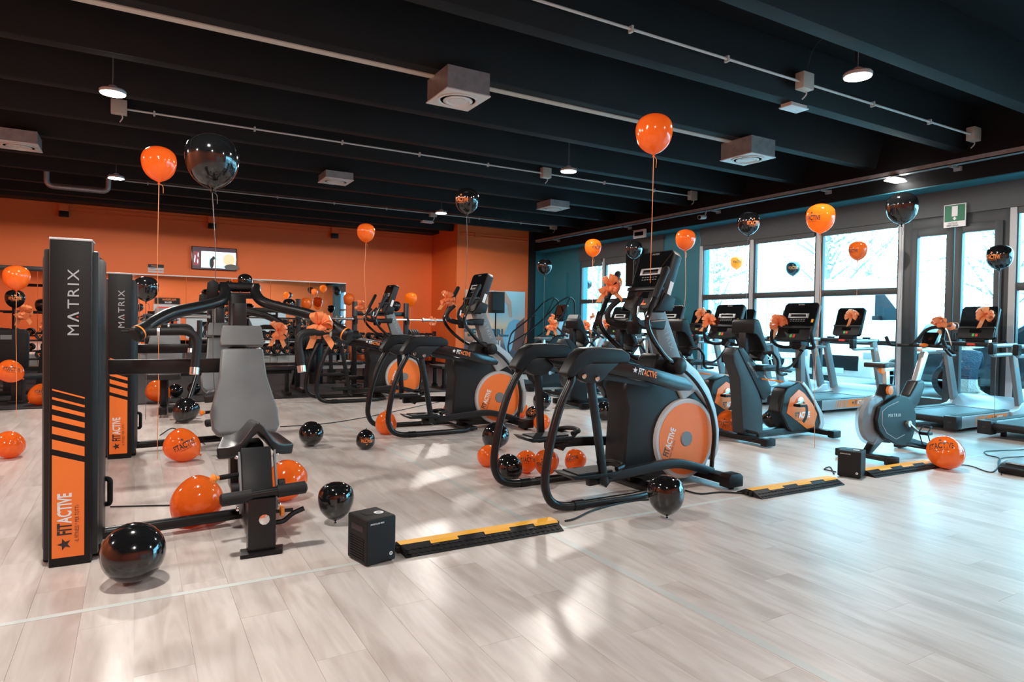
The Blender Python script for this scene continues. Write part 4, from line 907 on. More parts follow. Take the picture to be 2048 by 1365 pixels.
# ------------------------------------------------------------------ balloons
BP = [(.0001, -.50), (.035, -.495), (.07, -.475), (.2, -.415), (.325, -.315), (.415, -.19), (.465, -.05), (.488, .09), (.49, .20), (.465, .32), (.41, .42), (.32, .50), (.2, .555), (.09, .58), (.0001, .585)]
_bm = {}
STR = []
def balloon(c, dia, mk, label, up=(0, 0, 1), string=None, logo=None, grp='balloons', sc=1.0, lh=.2):
    """c = centre, dia = width, up = direction from knot to crown, string = end point, logo = colour key"""
    c = Vector(c); t = thing('balloon', label, 'balloon', c, 0, grp)
    q = Vector(up).normalized().to_track_quat('Z', 'Y'); t.rotation_mode = 'QUATERNION'; t.rotation_quaternion = q
    key = (mk, round(dia, 3))
    f = dia / .98
    if mk not in _bm:
        prof = [Vector((a, b, 0)) for a, b in BP]; pr = [(max(1e-4, p.x), p.y) for p in spl(prof, 2)]
        o = MB().lathe(pr, Matrix.Translation((0, 0, -.06)), 28).build('envelope', mk, t, ang=80); _bm[mk] = o.data
        k = MB().lathe([(.02, -.55), (.015, -.57), (.035, -.60), (.04, -.615), (.01, -.61)], None, 10).build('knot', mk, t); _bm[mk + 'k'] = k.data
    else:
        o = bpy.data.objects.new('envelope', _bm[mk]); k = bpy.data.objects.new('knot', _bm[mk + 'k'])
        for x in (o, k): COL.objects.link(x); x.parent = t
    o.scale = k.scale = (f, f, f * sc)
    if string is not None: STR.append((t, c, q, f * sc, mk, string))
    if logo:
        ck, az, el, roll = logo
        s = MB(); iq = q.inverted()
        # direction on surface given in world: towards camera, turned by az (deg to the right) and el
        tc_ = (CAM - c).normalized(); rt = tc_.cross(Vector((0, 0, 1))).normalized() * -1; upw = rt.cross(tc_) * -1
        if upw.z < 0: upw = -upw
        d = Matrix.Rotation(math.radians(az), 3, upw) @ tc_; d = (d + upw * math.tan(math.radians(el))).normalized()
        dl = iq @ d; ul = iq @ (Matrix.Rotation(math.radians(roll), 3, d) @ (upw - d * upw.dot(d)).normalized()); vl = ul; uu = vl.cross(dl).normalized()
        R0 = .49 * f
        def warp(p):
            r = p.normalized()
            # radius of the envelope along this direction
            z = r.z; rho = math.sqrt(max(0, 1 - z * z)); best = R0
            for i in range(len(BP) - 1):
                (a0, b0), (a1, b1) = BP[i], BP[i + 1]; b0 = (b0 - .06) * sc; b1 = (b1 - .06) * sc
                den = (a1 - a0) * z - (b1 - b0) * rho
                if abs(den) < 1e-6: continue
                w_ = (b0 * rho - a0 * z) / den
                if -.001 <= w_ <= 1.001:
                    aa = a0 + (a1 - a0) * w_; bb = b0 + (b1 - b0) * w_; best = math.hypot(aa, bb) * f
            return r * (best * 1.006 + .0008)
        h = lh * dia; s.mat(ck)
        V, F, wd = text_geo('FITACTIVE', .03); m = frame_m(dl * R0, uu, vl)
        s.add([warp(m @ Vector(((x - wd / 2) * h * .62, (y - .4) * h, 0))) for x, y in V], F)
        V, F, wd = text_geo('IL FITNESS PER TUTTI', .0); s.add([warp(m @ Vector(((x - wd / 2) * h * .16, -h * .75 + y * h * .22, 0))) for x, y in V], F)
        st = [Vector(((h * .3 if i % 2 == 0 else h * .13) * math.sin(pi * i / 5), h * 1.05 + (h * .3 if i % 2 == 0 else h * .13) * math.cos(pi * i / 5), 0)) for i in range(10)]
        s.add([warp(m @ Vector((0, h * 1.05, 0)))] + [warp(m @ p) for p in st], [(0, 1 + (i + 1) % 10, 1 + i) for i in range(10)])
        s.build('lettering', None, t)
    return t
def fly(px, py, wpx, mk, label, dia=.28, end=None, logo=None, up=(0, 0, 1)):
    c = PD(px, py, dia * FPX / wpx)
    e = PD(end[0], end[1], end[2]) if end and len(end) > 2 else 'down'
    return balloon(c, dia, mk, label, up, e, logo, 'floating balloons')
def rest(px, py, wpx, mk, label, up=(0, 0, 1), logo=None, zb=0., lh=.2):
    d = ray(px, py); k = wpx / (2 * FPX)
    upn = Vector(up).normalized()
    # support distance from centre straight down
    sd = 0
    for a, b in BP:
        b -= .06; sd = max(sd, math.sqrt(max(0, 1 - upn.z ** 2)) * a - upn.z * b)
    if upn.z > .9: sd = .64
    k2 = wpx / FPX / .98 * sd
    dep = (CAM.z - zb) / (k2 - d.z)
    return balloon(PD(px, py, dep), wpx * dep / FPX, mk, label, up, None, logo, 'balloons lying on the floor', 1., lh)
O, A_, K = 'bal_o', 'bal_lit', 'bal_k'
fly(318, 328, 64, O, 'plain orange balloon floating on a string over the weight towers', end=(321, 520))
fly(425, 322, 101, K, 'big glossy black balloon floating highest above the shoulder press', dia=.36, end=(433, 862, 4.68))
fly(33, 556, 46, O, 'orange balloon floating beside the tall weight tower before the mirror', end=(35, 700))
fly(292, 578, 46, K, 'black balloon floating beside the second weight tower', end=(296, 690))
fly(490, 563, 28, K, 'black balloon behind the shoulder press pivot, before the mirror')
fly(934, 402, 48, K, 'black balloon with orange lettering floating under the dark ceiling', logo=('oprint', -32, 5, 0))
fly(732, 466, 35, O, 'orange balloon floating before the orange wall above the far elliptical', end=(729, 640))
fly(1308, 268, 73, O, 'large orange balloon tied above the near elliptical display', end=(1300, 600, 5.1))
fly(1371, 480, 39, O, 'orange balloon tied above a hybrid cycle, before the teal pier', end=(1366, 640))
fly(1268, 500, 33, K, 'black balloon floating beside the wall monitor')
fly(1186, 496, 33, A_, 'orange balloon with dark lettering before the far windows', end=(1187, 560), logo=('kprint', 30, 2, 0))
fly(1089, 534, 29, K, 'black balloon in front of the teal corner wall', end=(1087, 660))
fly(1072, 539, 17, O, 'small orange balloon hidden half behind a black one at the corner', end=(1074, 640))
fly(1497, 447, 43, K, 'black balloon with orange lettering before the window blinds', end=(1497, 560), logo=('oprint', 30, 0, 0))
fly(1641, 437, 54, A_, 'orange balloon with lettering tied above a hybrid cycle display', end=(1637, 690), logo=('kprint', -38, 2, 0))
fly(1804, 417, 58, K, 'plain black balloon floating beside the emergency exit sign', end=(1800, 600))
fly(1716, 502, 35, O, 'orange balloon before the upper window pane above a treadmill', end=(1712, 690), logo=('kprint', -40, 0, 0))
fly(1473, 525, 25, A_, 'small orange balloon with dark lettering in the window', end=(1473, 600), logo=('kprint', 5, 3, 0))
fly(1586, 537, 28, K, 'small black balloon with orange lettering in the window', logo=('oprint', 0, 3, 0))
fly(1397, 551, 22, K, 'small black balloon by the teal pier edge', logo=('oprint', 25, 0, 0))
fly(1999, 515, 46, K, 'black balloon with orange lettering before the glass door', logo=('oprint', -35, 2, 0))
fly(1232, 567, 25, A_, 'orange balloon behind the near elliptical handle', end=(1234, 610))
fly(1176, 569, 17, K, 'tiny black balloon in the far window', end=(1178, 610))
fly(792, 613, 19, K, 'small black balloon before the orange wall by a barbell', dia=.23)
fly(822, 599, 25, A_, 'orange balloon floating above the squat rack', end=(822, 680))
fly(698, 599, 22, O, 'orange balloon floating by the mirror edge', end=(698, 660))
fly(578, 611, 25, K, 'black balloon beside the tall rack post', logo=('oprint', -20, 0, 0))
fly(613, 608, 23, O, 'orange balloon floating in front of the mirror')
fly(30, 598, 34, K, 'black balloon with orange lettering behind an orange one before the mirror', logo=('oprint', 0, 0, 0))
fly(85, 612, 26, K, 'black balloon resting above the smith machine bar')
# on the floor
rest(268, 1107, 116, K, 'big black balloon on the boards beside the tall weight tower', (-.1, -.9, .45))
rest(392, 1003, 92, O, 'orange balloon lying beside the shoulder press frame', (.75, .2, .55))
rest(572, 963, 76, O, 'orange balloon lying behind the shoulder press foot bar', (.5, .5, .5))
rest(672, 1002, 70, K, 'black balloon standing knot down behind the nearest effect box', (.05, .1, 1))
rest(622, 869, 48, K, 'plain black balloon alone on the boards beside the thin cable', (-.1, -.9, .5))
rest(731, 879, 37, K, 'small black balloon with orange lettering on the boards', (0, .2, -1), ('oprint', 10, -10, 180))
rest(365, 892, 64, O, 'orange balloon with dark lettering behind the shoulder press', (-.8, .1, .5), ('kprint', 8, 0, 25))
rest(371, 822, 48, K, 'black balloon on the boards by the leg machine roller', (.5, .3, .6))
rest(316, 783, 42, O, 'orange balloon on the mat beside the leg machine', (-.7, .2, .4), None, .015)
rest(20, 891, 52, O, 'orange balloon on the boards outside the tall weight tower', (-.5, -.6, .5))
rest(80, 790, 40, O, 'orange balloon with lettering under the low platform', (.6, .3, .5), ('kprint', 10, 15, -10), .015)
rest(352, 782, 26, K, 'black balloon behind the orange one by the leg machine', (-.2, -.8, .5), None, .015)
rest(388, 778, 24, K, 'black balloon behind the second shoulder press', (-.2, -.8, .5), None, .015)
rest(1332, 990, 73, K, 'black balloon standing before the near elliptical', (.05, .15, 1))
rest(1020, 936, 52, K, 'black balloon lying inside the near elliptical rear tube', (-.8, -.1, .35))
rest(1052, 925, 44, O, 'orange lettered balloon behind the near elliptical tubes', (-.2, -.8, .5), ('kprint', 10, 10, 0))
rest(975, 913, 42, O, 'plain orange balloon beside the near elliptical', (.2, -.9, .5))
rest(1093, 926, 48, O, 'orange lettered balloon between the elliptical rear tubes', (.3, .1, .8), ('kprint', -20, -8, 10))
rest(1150, 922, 42, O, 'orange balloon half hidden behind the elliptical swing link', (.5, .1, .6), ('kprint', -20, 10, 20))
rest(990, 873, 52, K, 'black balloon behind the near elliptical rear tube', (.3, -.7, .6))
rest(772, 846, 42, O, 'orange balloon lying under the middle elliptical', (.1, .1, -1))
rest(1043, 822, 28, O, 'orange balloon in the cluster behind the ellipticals', (-.2, -.8, .5))
rest(1067, 831, 34, K, 'black lettered balloon in the cluster behind the ellipticals', (-.2, -.8, .5), ('oprint', -10, 20, 20))
rest(1083, 846, 33, O, 'lower orange balloon in the cluster beside the near elliptical', (-.2, -.8, .5))
rest(1083, 803, 36, K, 'black balloon at the back of the cluster', (-.2, -.8, .5))
rest(1208, 823, 36, K, 'black balloon lying behind the near elliptical beam', (-.6, .1, .5))
rest(1455, 844, 44, O, 'orange lettered balloon behind the rear foot of a hybrid cycle', (.8, .2, .2), ('kprint', -15, -12, 0))
rest(1545, 839, 37, K, 'black balloon lying between seat tower and pedals of a hybrid cycle', (-.4, .3, .6))
rest(1553, 826, 28, K, 'black balloon behind the one under the hybrid cycle', (-.2, -.8, .5))
rest(1557, 808, 28, O, 'orange balloon behind the hybrid cycle housing', (.3, .3, -.6))
rest(1893, 907, 64, O, 'orange lettered balloon lying at the end of a cable ramp', (-.72, .1, .42), ('kprint', -20, 22, 12))
rest(1232, 812, 24, O, 'orange balloon between the grey exercise bikes', (-.2, -.8, .5))
rest(1217, 780, 28, K, 'black balloon between the exercise bike frames', (-.2, -.8, .5))
rest(1240, 770, 18, O, 'small orange balloon far behind the exercise bikes', (-.2, -.8, .5))
rest(903, 822, 34, O, 'orange balloon behind the middle elliptical housing', (-.2, -.8, .5))
rest(920, 752, 14, O, 'small orange balloon on the mat by the step bench', (-.2, -.8, .5), None, .015)
rest(21, 744, 44, O, 'orange lettered balloon lying on the low platform', (-.6, .2, .4), ('kprint', 5, 12, -8), .40)

# ------------------------------------------------------------------ ribbon bows
def bow(c, r, n, label, tails=2, seed=0, loops=9):
    """rosette of ribbon loops facing direction n"""
    rnd = random.Random(seed); c = Vector(c); n = Vector(n).normalized()
    t = thing('ribbon_bow', label, 'bow', c, 0, 'orange ribbon bows')
    a0 = n.orthogonal().normalized(); b0 = n.cross(a0)
    for k in range(loops):
        ang = 2 * pi * k / loops * (1 if k < loops * .7 else 1.37) + rnd.uniform(-.2, .2); lift = .25 if k < loops * .7 else .85
        d = (a0 * math.cos(ang) + b0 * math.sin(ang) + n * (lift + rnd.uniform(-.1, .15))).normalized(); sd = d.cross(n).normalized() if abs(d.dot(n)) < .98 else a0
        sd = Matrix.Rotation(rnd.uniform(-.75, .75), 3, d) @ sd
        L = r * rnd.uniform(.85, 1.1) * (1 if k < loops * .7 else .72); h = L * .46; up = sd.cross(d).normalized(); w = r * .21
        P = [c, c + d * L * .45 + up * h * .7, c + d * L * .9 + up * h * .75, c + d * L + up * 0, c + d * L * .88 - up * h * .35, c + d * L * .4 - up * h * .2, c]
        P = spl([p - c for p in P], 4); V = []; F = []
        for i, p in enumerate(P):
            ww = w * (.35 + .65 * math.sin(pi * min(1, i / (len(P) - 1)))); V += [p - sd * ww, p + sd * ww]
        for i in range(len(P) - 1): F.append((2 * i, 2 * i + 1, 2 * i + 3, 2 * i + 2))
        MB().add(V, F).build('ribbon_loop', 'bow', t, ang=70)
    for k in range(tails):
        sx = rnd.choice((-1, 1)) if tails == 1 else (-1 if k == 0 else 1)
        dd = (rgt * sx * rnd.uniform(.3, .9) - Vector((0, 0, 1)) * rnd.uniform(.7, 1.3)).normalized(); sd = dd.cross(n).normalized()
        P = spl([Vector((0, 0, 0)), dd * r * .6 + n * .02, dd * r * 1.25 + n * .01, dd * r * 1.6], 3); V = []; F = []
        for i, p in enumerate(P): V += [p - sd * r * .2, p + sd * r * .2]
        V[-1] = V[-1] + dd * r * .25
        for i in range(len(P) - 1): F.append((2 * i, 2 * i + 1, 2 * i + 3, 2 * i + 2))
        MB().add(V, F).build('ribbon_tail', 'bow', t, ang=70)
    return t
def bow_at(px, py, dep, wpx, label, seed, n=None, tails=2, loops=9):
    c = PD(px, py, dep); bow(c, wpx * dep / FPX / 2, n or (CAM - c), label, tails, seed, loops + 4)
dp = lambda p: (Vector(p) - CAM).dot(fwd)
bow_at(638, 650, dp((1.15, 4.4, 1.2)), 60, 'large orange bow tied on the shoulder press arm', 1, loops=11)
bow_at(556, 662, dp((1.3, 7.1, 1.2)), 40, 'orange bow on the second shoulder press arm', 2)
bow_at(1218, 572, dp((3.35, 4.18, 1.55)), 46, 'orange bow tied on the near elliptical far handle', 3)
bow_at(893, 597, dp((3.3, 7.2, 1.52)), 32, 'orange bow on the middle elliptical handle', 4)
bow_at(719, 611, dp((3.3, 10.35, 1.5)), 22, 'orange bow on the far elliptical handle', 5, tails=1)
bow_at(864, 643, dp((5.0, 11.5, 1.27)), 20, 'orange bow at the end of the racked barbell', 6, tails=0)
bow_at(1558, 648, dp((6.5, 5.12, 1.24)), 40, 'orange bow on the handlebar of the hybrid cycle with the clear logo panel', 7)
bow_at(1418, 643, dp((6.5, 6.17, 1.24)), 30, 'orange bow on the second hybrid cycle handlebar', 8)
bow_at(1403, 628, dp((9.8, 9.5, 1.38)), 24, 'orange bow across the display of the treadmill by the teal pier', 9, tails=1)
bow_at(1583, 636, dp((9.8, 7.36, 1.38)), 18, 'orange bow on a treadmill display behind a hybrid cycle', 19, tails=1, loops=7)
bow_at(1703, 632, dp((9.76, 6.32, 1.38)), 26, 'orange bow on the display of the treadmill before the white van', 10, tails=1)
bow_at(1970, 630, dp((9.8, 4.5, 1.38)), 34, 'orange bow on the display of the treadmill before the door', 11, tails=1)
bow_at(1888, 653, dp((7.12, 3.62, 1.29)), 46, 'orange bow on top of the spin bike handlebar', 12, Vector((-.2, -.4, 1)))
bow_at(1103, 650, dp((6.5, 10.5, 1.2)), 26, 'orange bow on the handlebar of the last exercise bike', 13)
bow_at(1104, 634, dp((6.5, 10.6, 1.25)), 13, 'small orange bow behind the last exercise bike', 14, tails=0, loops=7)
bow_at(1171, 652, dp((6.5, 9.4, 1.2)), 22, 'orange bow on the grey exercise bike handlebar', 15)
bow_at(1184, 632, dp((9.7, 12.75, 1.4)), 12, 'small orange bow on the treadmill next to the stair climber', 16, tails=1, loops=7)
bow_at(1211, 648, dp((6.5, 8.3, 1.25)), 20, 'orange bow on the fourth hybrid cycle', 17, tails=1)
bow_at(44, 624, dp((-1.6, 14, 1.3)), 34, 'orange bow hanging from the smith machine bar', 18)
bow_at(87, 650, dp((-1.37, 14.2, 1.1)), 20, 'orange bow on the padded machine behind the tall weight tower', 20, tails=1)

# ------------------------------------------------------------------ red towel and stair climber
tc = PY(1145, 694, 9.3)
t = thing('towel', 'crumpled red towel hung over the seat of a grey exercise bike', 'towel', tc)
V = []; F = []; n = 24
for i in range(7):
    for j in range(n):
        a = 2 * pi * j / n; rr = .02 + .11 * (i / 6) ** .7 * (1 + .13 * math.sin(a * 7 + i * .2)); V.append((rr * math.cos(a) * 1.05, rr * math.sin(a), .10 - .2 * (i / 6) ** 1.6))
for i in range(6):
    for j in range(n): F.append((i * n + j, i * n + (j + 1) % n, (i + 1) * n + (j + 1) % n, (i + 1) * n + j))
F.append(tuple(range(n))); MB().add(V, F).build('cloth', 'towel', t, ang=80)
t.location = Vector(t.location) + Vector((0, 0, .02))

t = thing('stair_climber', 'tall stair climber with long tube handrails in the teal corner', 'stair climber', (8.2, 13.95, 0))
MB().prism([(.0, .0), (1.35, 0), (1.35, .75), (1.1, .95), (.95, .95), (.2, .28), (.0, .2)], -.34, -.26).build('side_shroud', 'char', t, .02)
MB().prism([(.0, .0), (1.35, 0), (1.35, .75), (1.1, .95), (.95, .95), (.2, .28), (.0, .2)], .26, .34).build('side_shroud', 'char', t, .02)
for k in range(5): MB().bx(.15 + k * .17, .38 + k * .17, -.26, .26, .1 + k * .17, .13 + k * .17).build('step', 'rubber', t, .006)
for sg in (-1, 1):
    y = sg * .36
    MB().tube(fil([(.1, y, .25), (-.05, y, .62), (.05, y, 1.0), (.55, y, 1.35), (1.0, y, 1.80), (1.32, y, 1.95), (1.48, y, 1.86), (1.52, y, 1.3), (1.42, y, .9)], .12), .02, 8).build('handrail', 'tube', t)
    MB().tube(fil([(.0, y, .72), (.6, y, 1.05), (1.1, y, 1.45), (1.35, y, 1.93)], .1), .016, 8).build('lower_rail', 'tube', t)
    MB().tube([(.55, y, 1.0), (.62, y, 1.42), (.74, y * .8, 1.46)], .014, 8).build('rail_stub', 'tube', t)
MB().prism([(1.10, .9), (1.25, .9), (1.38, 1.35), (1.24, 1.35)], -.06, .06).build('mast', 'steelblue', t, .01)
console(t, (1.20, 0, 1.33), .46, .45, math.radians(20), style='dark')

# ------------------------------------------------------------------ free weight zone
def weight_disc(mb, c, ax, r, th):
    a = Vector(ax).normalized(); c = Vector(c); m, _ = align(c - a * th / 2, c + a); mb.lathe([(.03, 0), (.05, 0), (.055, .006), (r * .8, .006), (r * .84, 0), (r, 0), (r + .004, th * .3), (r + .004, th * .7), (r, th), (r * .84, th), (r * .8, th - .006), (.055, th - .006), (.05, th), (.03, th)], m, 24)
WP = {}
def plate(c, ax, r, th, label, grp):
    k = (r, th)
    if k not in WP:
        s = MB(); weight_disc(s, (0, 0, 0), (0, 0, 1), r, th); o = s.build('weight_plate', 'rubber'); WP[k] = o.data
    else: o = bpy.data.objects.new('weight_plate', WP[k]); COL.objects.link(o)
    o.location = c; o.rotation_mode = 'QUATERNION'; o.rotation_quaternion = Vector(ax).to_track_quat('Z', 'Y'); tag(o, label, 'weight plate', grp)
def barbell(x0, x1, y, z, label):
    t = thing('barbell', label, 'barbell', ((x0 + x1) / 2, y, z)); h = (x1 - x0) / 2
    MB().cyl((-h, 0, 0), (h, 0, 0), .014, 10).build('bar', 'chrome', t)
    for sg in (-1, 1): MB().cyl((sg * h * .62, 0, 0), (sg * h, 0, 0), .025, 12).build('sleeve', 'alu', t); MB().cyl((sg * h * .62, 0, 0), (sg * h * .64, 0, 0), .04, 12).build('collar', 'alu', t)
def rack(x0, x1, y, h, label, horns=()):
    t = thing('squat_rack', label, 'rack', ((x0 + x1) / 2, y, .014)); w = (x1 - x0) / 2
    for sg in (-1, 1):
        p = MB().bx(sg * w - .04, sg * w + .04, -.04, .04, .02, h).build('upright', 'tube', t, .006)
        MB().bx(sg * w - .03, sg * w + .03, -.5, .5, 0, .07).build('foot', 'tube', t, .006)
        MB().prism([(-.12, 1.18), (-.04, 1.18), (-.04, 1.32), (-.06, 1.32), (-.06, 1.22), (-.10, 1.22), (-.10, 1.28), (-.12, 1.28)], sg * w - .025, sg * w + .025, 'yz').build('bar_hook', 'black', p)
        MB().bar([(sg * w, .0, .5), (sg * w, .42, .05)], .05, .05).build('brace', 'tube', t)
        for z in (.5, .9): MB().cyl((sg * w, .04, z), (sg * w + sg * .28, .04, z), .024, 12).build('plate_horn', 'alu', p)
    MB().bx(-w, w, .02, .08, h - .25, h - .17).build('cross_member', 'tube', t, .006)
    return t
rack(1.05, 2.45, 11.7, 1.6, 'tall black squat rack with plate horns standing on the mat before the mirror')
barbell(.6, 2.95, 11.6, 1.27, 'chrome barbell resting on the tall squat rack before the mirror')
for z in (.52, .92):
    for k in range(5): plate((2.53 + k * .045, 11.74, z), (1, 0, 0), .2, .038, 'black rubber plate on the tall squat rack horns', 'plates on the tall rack')
rack(3.42, 4.40, 11.6, 1.58, 'black squat rack beside the step bench')
barbell(2.95, 5.10, 11.5, 1.28, 'barbell on the squat rack beside the step bench, orange bow at its end')
for z in (.52, .92):
    for k in range(4): plate((4.48 + k * .045, 11.64, z), (1, 0, 0), .18, .038, 'black rubber plate on the squat rack beside the step bench', 'plates on the second rack')
def flat_bench(loc, rz, label, L=1.15):
    t = thing('flat_bench', label, 'bench', loc, rz)
    MB().bx(-L / 2, L / 2, -.14, .14, .40, .47).build('pad', 'bvinyl', t, .025, 3)
    MB().bx(-L / 2 + .08, L / 2 - .08, -.03, .03, .34, .40).build('frame', 'tube', t, .006)
    for x in (-L / 2 + .15, L / 2 - .15): MB().bx(x - .03, x + .03, -.03, .03, .05, .35).build('leg', 'tube', t, .005); MB().bx(x - .03, x + .03, -.25, .25, 0, .05).build('foot', 'tube', t, .005)
    return t
flat_bench((1.75, 11.2, .014), 0, 'black flat bench under the tall squat rack')
t = thing('step_bench', 'black step platform on four round legs near the orange corner', 'step', (5.35, 11.35, .014))
MB().prism([(-.45, -.3), (.45, -.3), (.45, .3), (-.45, .3)], .36, .42, 'xy').build('platform', 'rubber', t, .02)
for x in (-.36, .36):
    for y in (-.22, .22): MB().lathe([(.06, 0), (.06, .05), (.04, .06), (.04, .36)], Matrix.Translation((x, y, 0)), 14).build('leg', 'tube', t)
t = thing('cable_row_machine', 'black cable machine with round weight column between the racks', 'gym machine', (3.05, 12.9, .014))
MB().lathe([(.13, 0), (.13, 1.15), (.12, 1.2), (.10, 1.24), (1e-4, 1.25)], None, 20).build('weight_column', 'black', t)
MB().bx(.1, .9, -.16, .16, .36, .43).build('seat', 'bvinyl', t, .02); MB().bx(.1, 1.1, -.03, .03, .28, .36).build('rail', 'alu', t)
for x in (.3, 1.05): MB().bx(x - .03, x + .03, -.2, .2, 0, .28).build('leg', 'tube', t)
MB().bx(1.0, 1.04, -.25, .25, .1, .4).build('foot_rest', 'rubber', t)
# dumbbells
def dumbbell_proto():
    t = thing('dumbbell', '', 'dumbbell')
    MB().cyl((0, -.07, 0), (0, .07, 0), .016, 10).build('handle', 'chrome', t)
    for sg in (-1, 1):
        h = MB().lathe([(1e-4, .07), (.07, .07), (.088, .085), (.09, .11), (.09, .15), (.08, .165), (.07, .16), (1e-4, .16)], align((0, 0, 0), (0, sg, 0))[0], 18).build('head', 'rubber', t)
        e = MB().mat('oprint'); P = [(.05 * math.sin(a), sg * .163, .05 * math.cos(a) - .005) for a in (pi, pi + 2.094, pi + 4.189)]; Q = [(.028 * math.sin(a), sg * .163, .028 * math.cos(a) - .005) for a in (pi, pi + 2.094, pi + 4.189)]
        e.add(P + Q, [(i, (i + 1) % 3, 3 + (i + 1) % 3, 3 + i) for i in range(3)]); e.build('emblem', None, h)
    return t
DB = dumbbell_proto(); db_used = False
def dumbbell_rack(x0, x1, y, rows, label, lab2, pitch=.24, grp='dumbbells on racks'):
    global db_used
    t = thing('dumbbell_rack', label, 'rack', ((x0 + x1) / 2, y, .014)); w = (x1 - x0) / 2
    for sg in (-1, 1):
        MB().bx(sg * w - .04, sg * w + .04, .1, .2, .0, max(rows) + .12).build('upright', 'tube', t, .006)
        MB().bx(sg * w - .04, sg * w + .04, -.25, .25, .0, .06).build('foot', 'tube', t, .006)
    for z in rows:
        for yy in (-.11, .09): MB().bx(-w, w, yy - .025, yy + .025, z - .135, z - .105).build('shelf_rail', 'tube', t, .004)
    for z in rows:
        x = x0 + .14
        while x < x1 - .1:
            d = DB if not db_used else copy_tree(DB); db_used = True
            d.location = (x, y - .01, z + .014 - .014); d['label'] = lab2 % ('upper' if z == max(rows) else 'lower'); d['group'] = grp; x += pitch
dumbbell_rack(2.2, 4.9, 17.1, (.47, .85), 'long black dumbbell rack before the mirror', 'round black dumbbell with orange emblem on the %s tier before the mirror')
dumbbell_rack(5.1, 7.4, 17.1, (.47, .85), 'black dumbbell rack against the plain orange wall', 'round black dumbbell with orange emblem on the %s tier by the orange wall')
dumbbell_rack(-3.0, -.6, 16.2, (.47, .85), 'black dumbbell rack behind the tall weight tower', 'round black dumbbell on the %s tier of the rack behind the weight towers', .3)
# smith machine, padded machines and platform at the far left
t = thing('smith_machine', 'black smith machine frame with a steel bar behind the tall weight tower', 'gym machine', (-1.9, 14.2, .014))
for sg in (-1, 1):
    MB().bx(sg * .95 - .04, sg * .95 + .04, -.04, .04, 0, 2.1).build('upright', 'tube', t, .006); MB().bx(sg * .95 - .04, sg * .95 + .04, -.5, .5, 0, .08).build('foot', 'tube', t, .006)
    MB().cyl((sg * .95, -.12, .1), (sg * .95, -.12, 2.0), .015, 8).build('guide_rod', 'chrome', t)
MB().bx(-.95, .95, -.04, .04, 2.02, 2.1).build('top_beam', 'tube', t, .006); MB().cyl((-1.2, -.12, 1.30), (1.25, -.12, 1.30), .018, 10).build('bar', 'chrome', t)
MB().bar([(.4, .1, .0), (.62, .1, 1.85)], .08, .06, (0, 1, 0)).build('slanted_post', 'tube', t)
for (x, y, l) in ((-1.72, 12.6, 'padded black machine back with small grey label near the low platform'), (-2.02, 13.35, 'padded black machine back behind the other, cord tied round it')):
    t = thing('padded_machine', l, 'gym machine', (x, y, .014))
    MB().prism([(-.27, .42), (.27, .42), (.28, .95), (.24, 1.02), (-.24, 1.02), (-.28, .95)], -.08, .08).build('back_shell', 'black', t, .03, 3)
    MB().bx(-.07, .07, -.085, -.079, .86, .93).build('label_plate', 'grey', t); MB().bx(-.22, .22, .08, .55, .42, .5).build('seat', 'bvinyl', t, .02); MB().bx(-.05, .05, .0, .3, 0, .45).build('post', 'tube', t); MB().bx(-.3, .3, -.05, .4, 0, .06).build('base', 'tube', t, .006)
t = thing('low_platform', 'low black platform on a thick leg beside the tall weight tower', 'platform', (-1.75, 11.6, .014))
MB().prism([(-.75, -.3), (.35, -.3), (.62, -.12), (.62, .3), (-.75, .3)], .33, .38, 'xy').build('top', 'rubber', t, .008)
for x in (-.55, .3): MB().bx(x - .06, x + .06, -.2, .2, .03, .33).build('leg', 'tube', t, .006); MB().bx(x - .09, x + .09, -.28, .28, 0, .035).build('foot', 'tube', t, .005)

# ------------------------------------------------------------------ wall things
tv = thing('television', 'wall mounted television with a lit picture of a man cutting dough', 'television', (1.71, YB - .06, 2.47))
MB().bx(-.52, .52, -.03, .05, 0, .57).build('bezel', 'blackg', tv, .006)
s = MB()
def em(n, c, e=1.2): return mat(n, c, .4, emis=c, es=e)
sc_ = [((-.5, .5, .015, .555), em('tv_dark', (.05, .03, .04), .6)), ((-.30, .5, .05, .46), em('tv_white', (.62, .78, .85), .9)), ((-.12, .24, .07, .3), em('tv_blue', (.30, .68, .80), .8)), ((-.48, -.34, .10, .44), em('tv_red', (.20, .04, .05), .6))]
for k, ((a, b, c, d), m) in enumerate(sc_): s.mat(m).add([(a, -.0312 - k * .0004, c), (b, -.0312 - k * .0004, c), (b, -.0312 - k * .0004, d), (a, -.0312 - k * .0004, d)], [(0, 1, 2, 3)])
def blob(c, rx, rz, m, k, n=20): s.mat(m).add([(c[0] + rx * math.cos(2 * pi * i / n), -.0312 - k * .0004, c[1] + rz * math.sin(2 * pi * i / n)) for i in range(n)], [tuple(range(n))])
bz = em('tv_beige', (.82, .66, .55), .8); dk_ = em('tv_black', (.02, .02, .025), .3)
blob((-.02, .18), .09, .11, bz, 5); blob((.16, .2), .10, .11, bz, 6); blob((.34, .27), .14, .15, em('tv_peach', (.85, .42, .25), .8), 7); blob((.40, .09), .17, .075, em('tv_grey', (.07, .07, .06), .4), 8); blob((-.02, .3), .035, .045, dk_, 9); blob((-.06, .17), .05, .13, dk_, 10)
for x, z in ((-.44, .30), (-.38, .2), (-.45, .22), (-.37, .36)): blob((x, z), .014, .06, em('tv_hi', (.5, .6, .65), .7), 11)
s.build('screen_picture', None, tv)
MB().tube([(.12, .05, .3), (.06, .05, .75), (.02, .05, 1.1)], .012, 6).build('power_cord', 'wallo', tv)
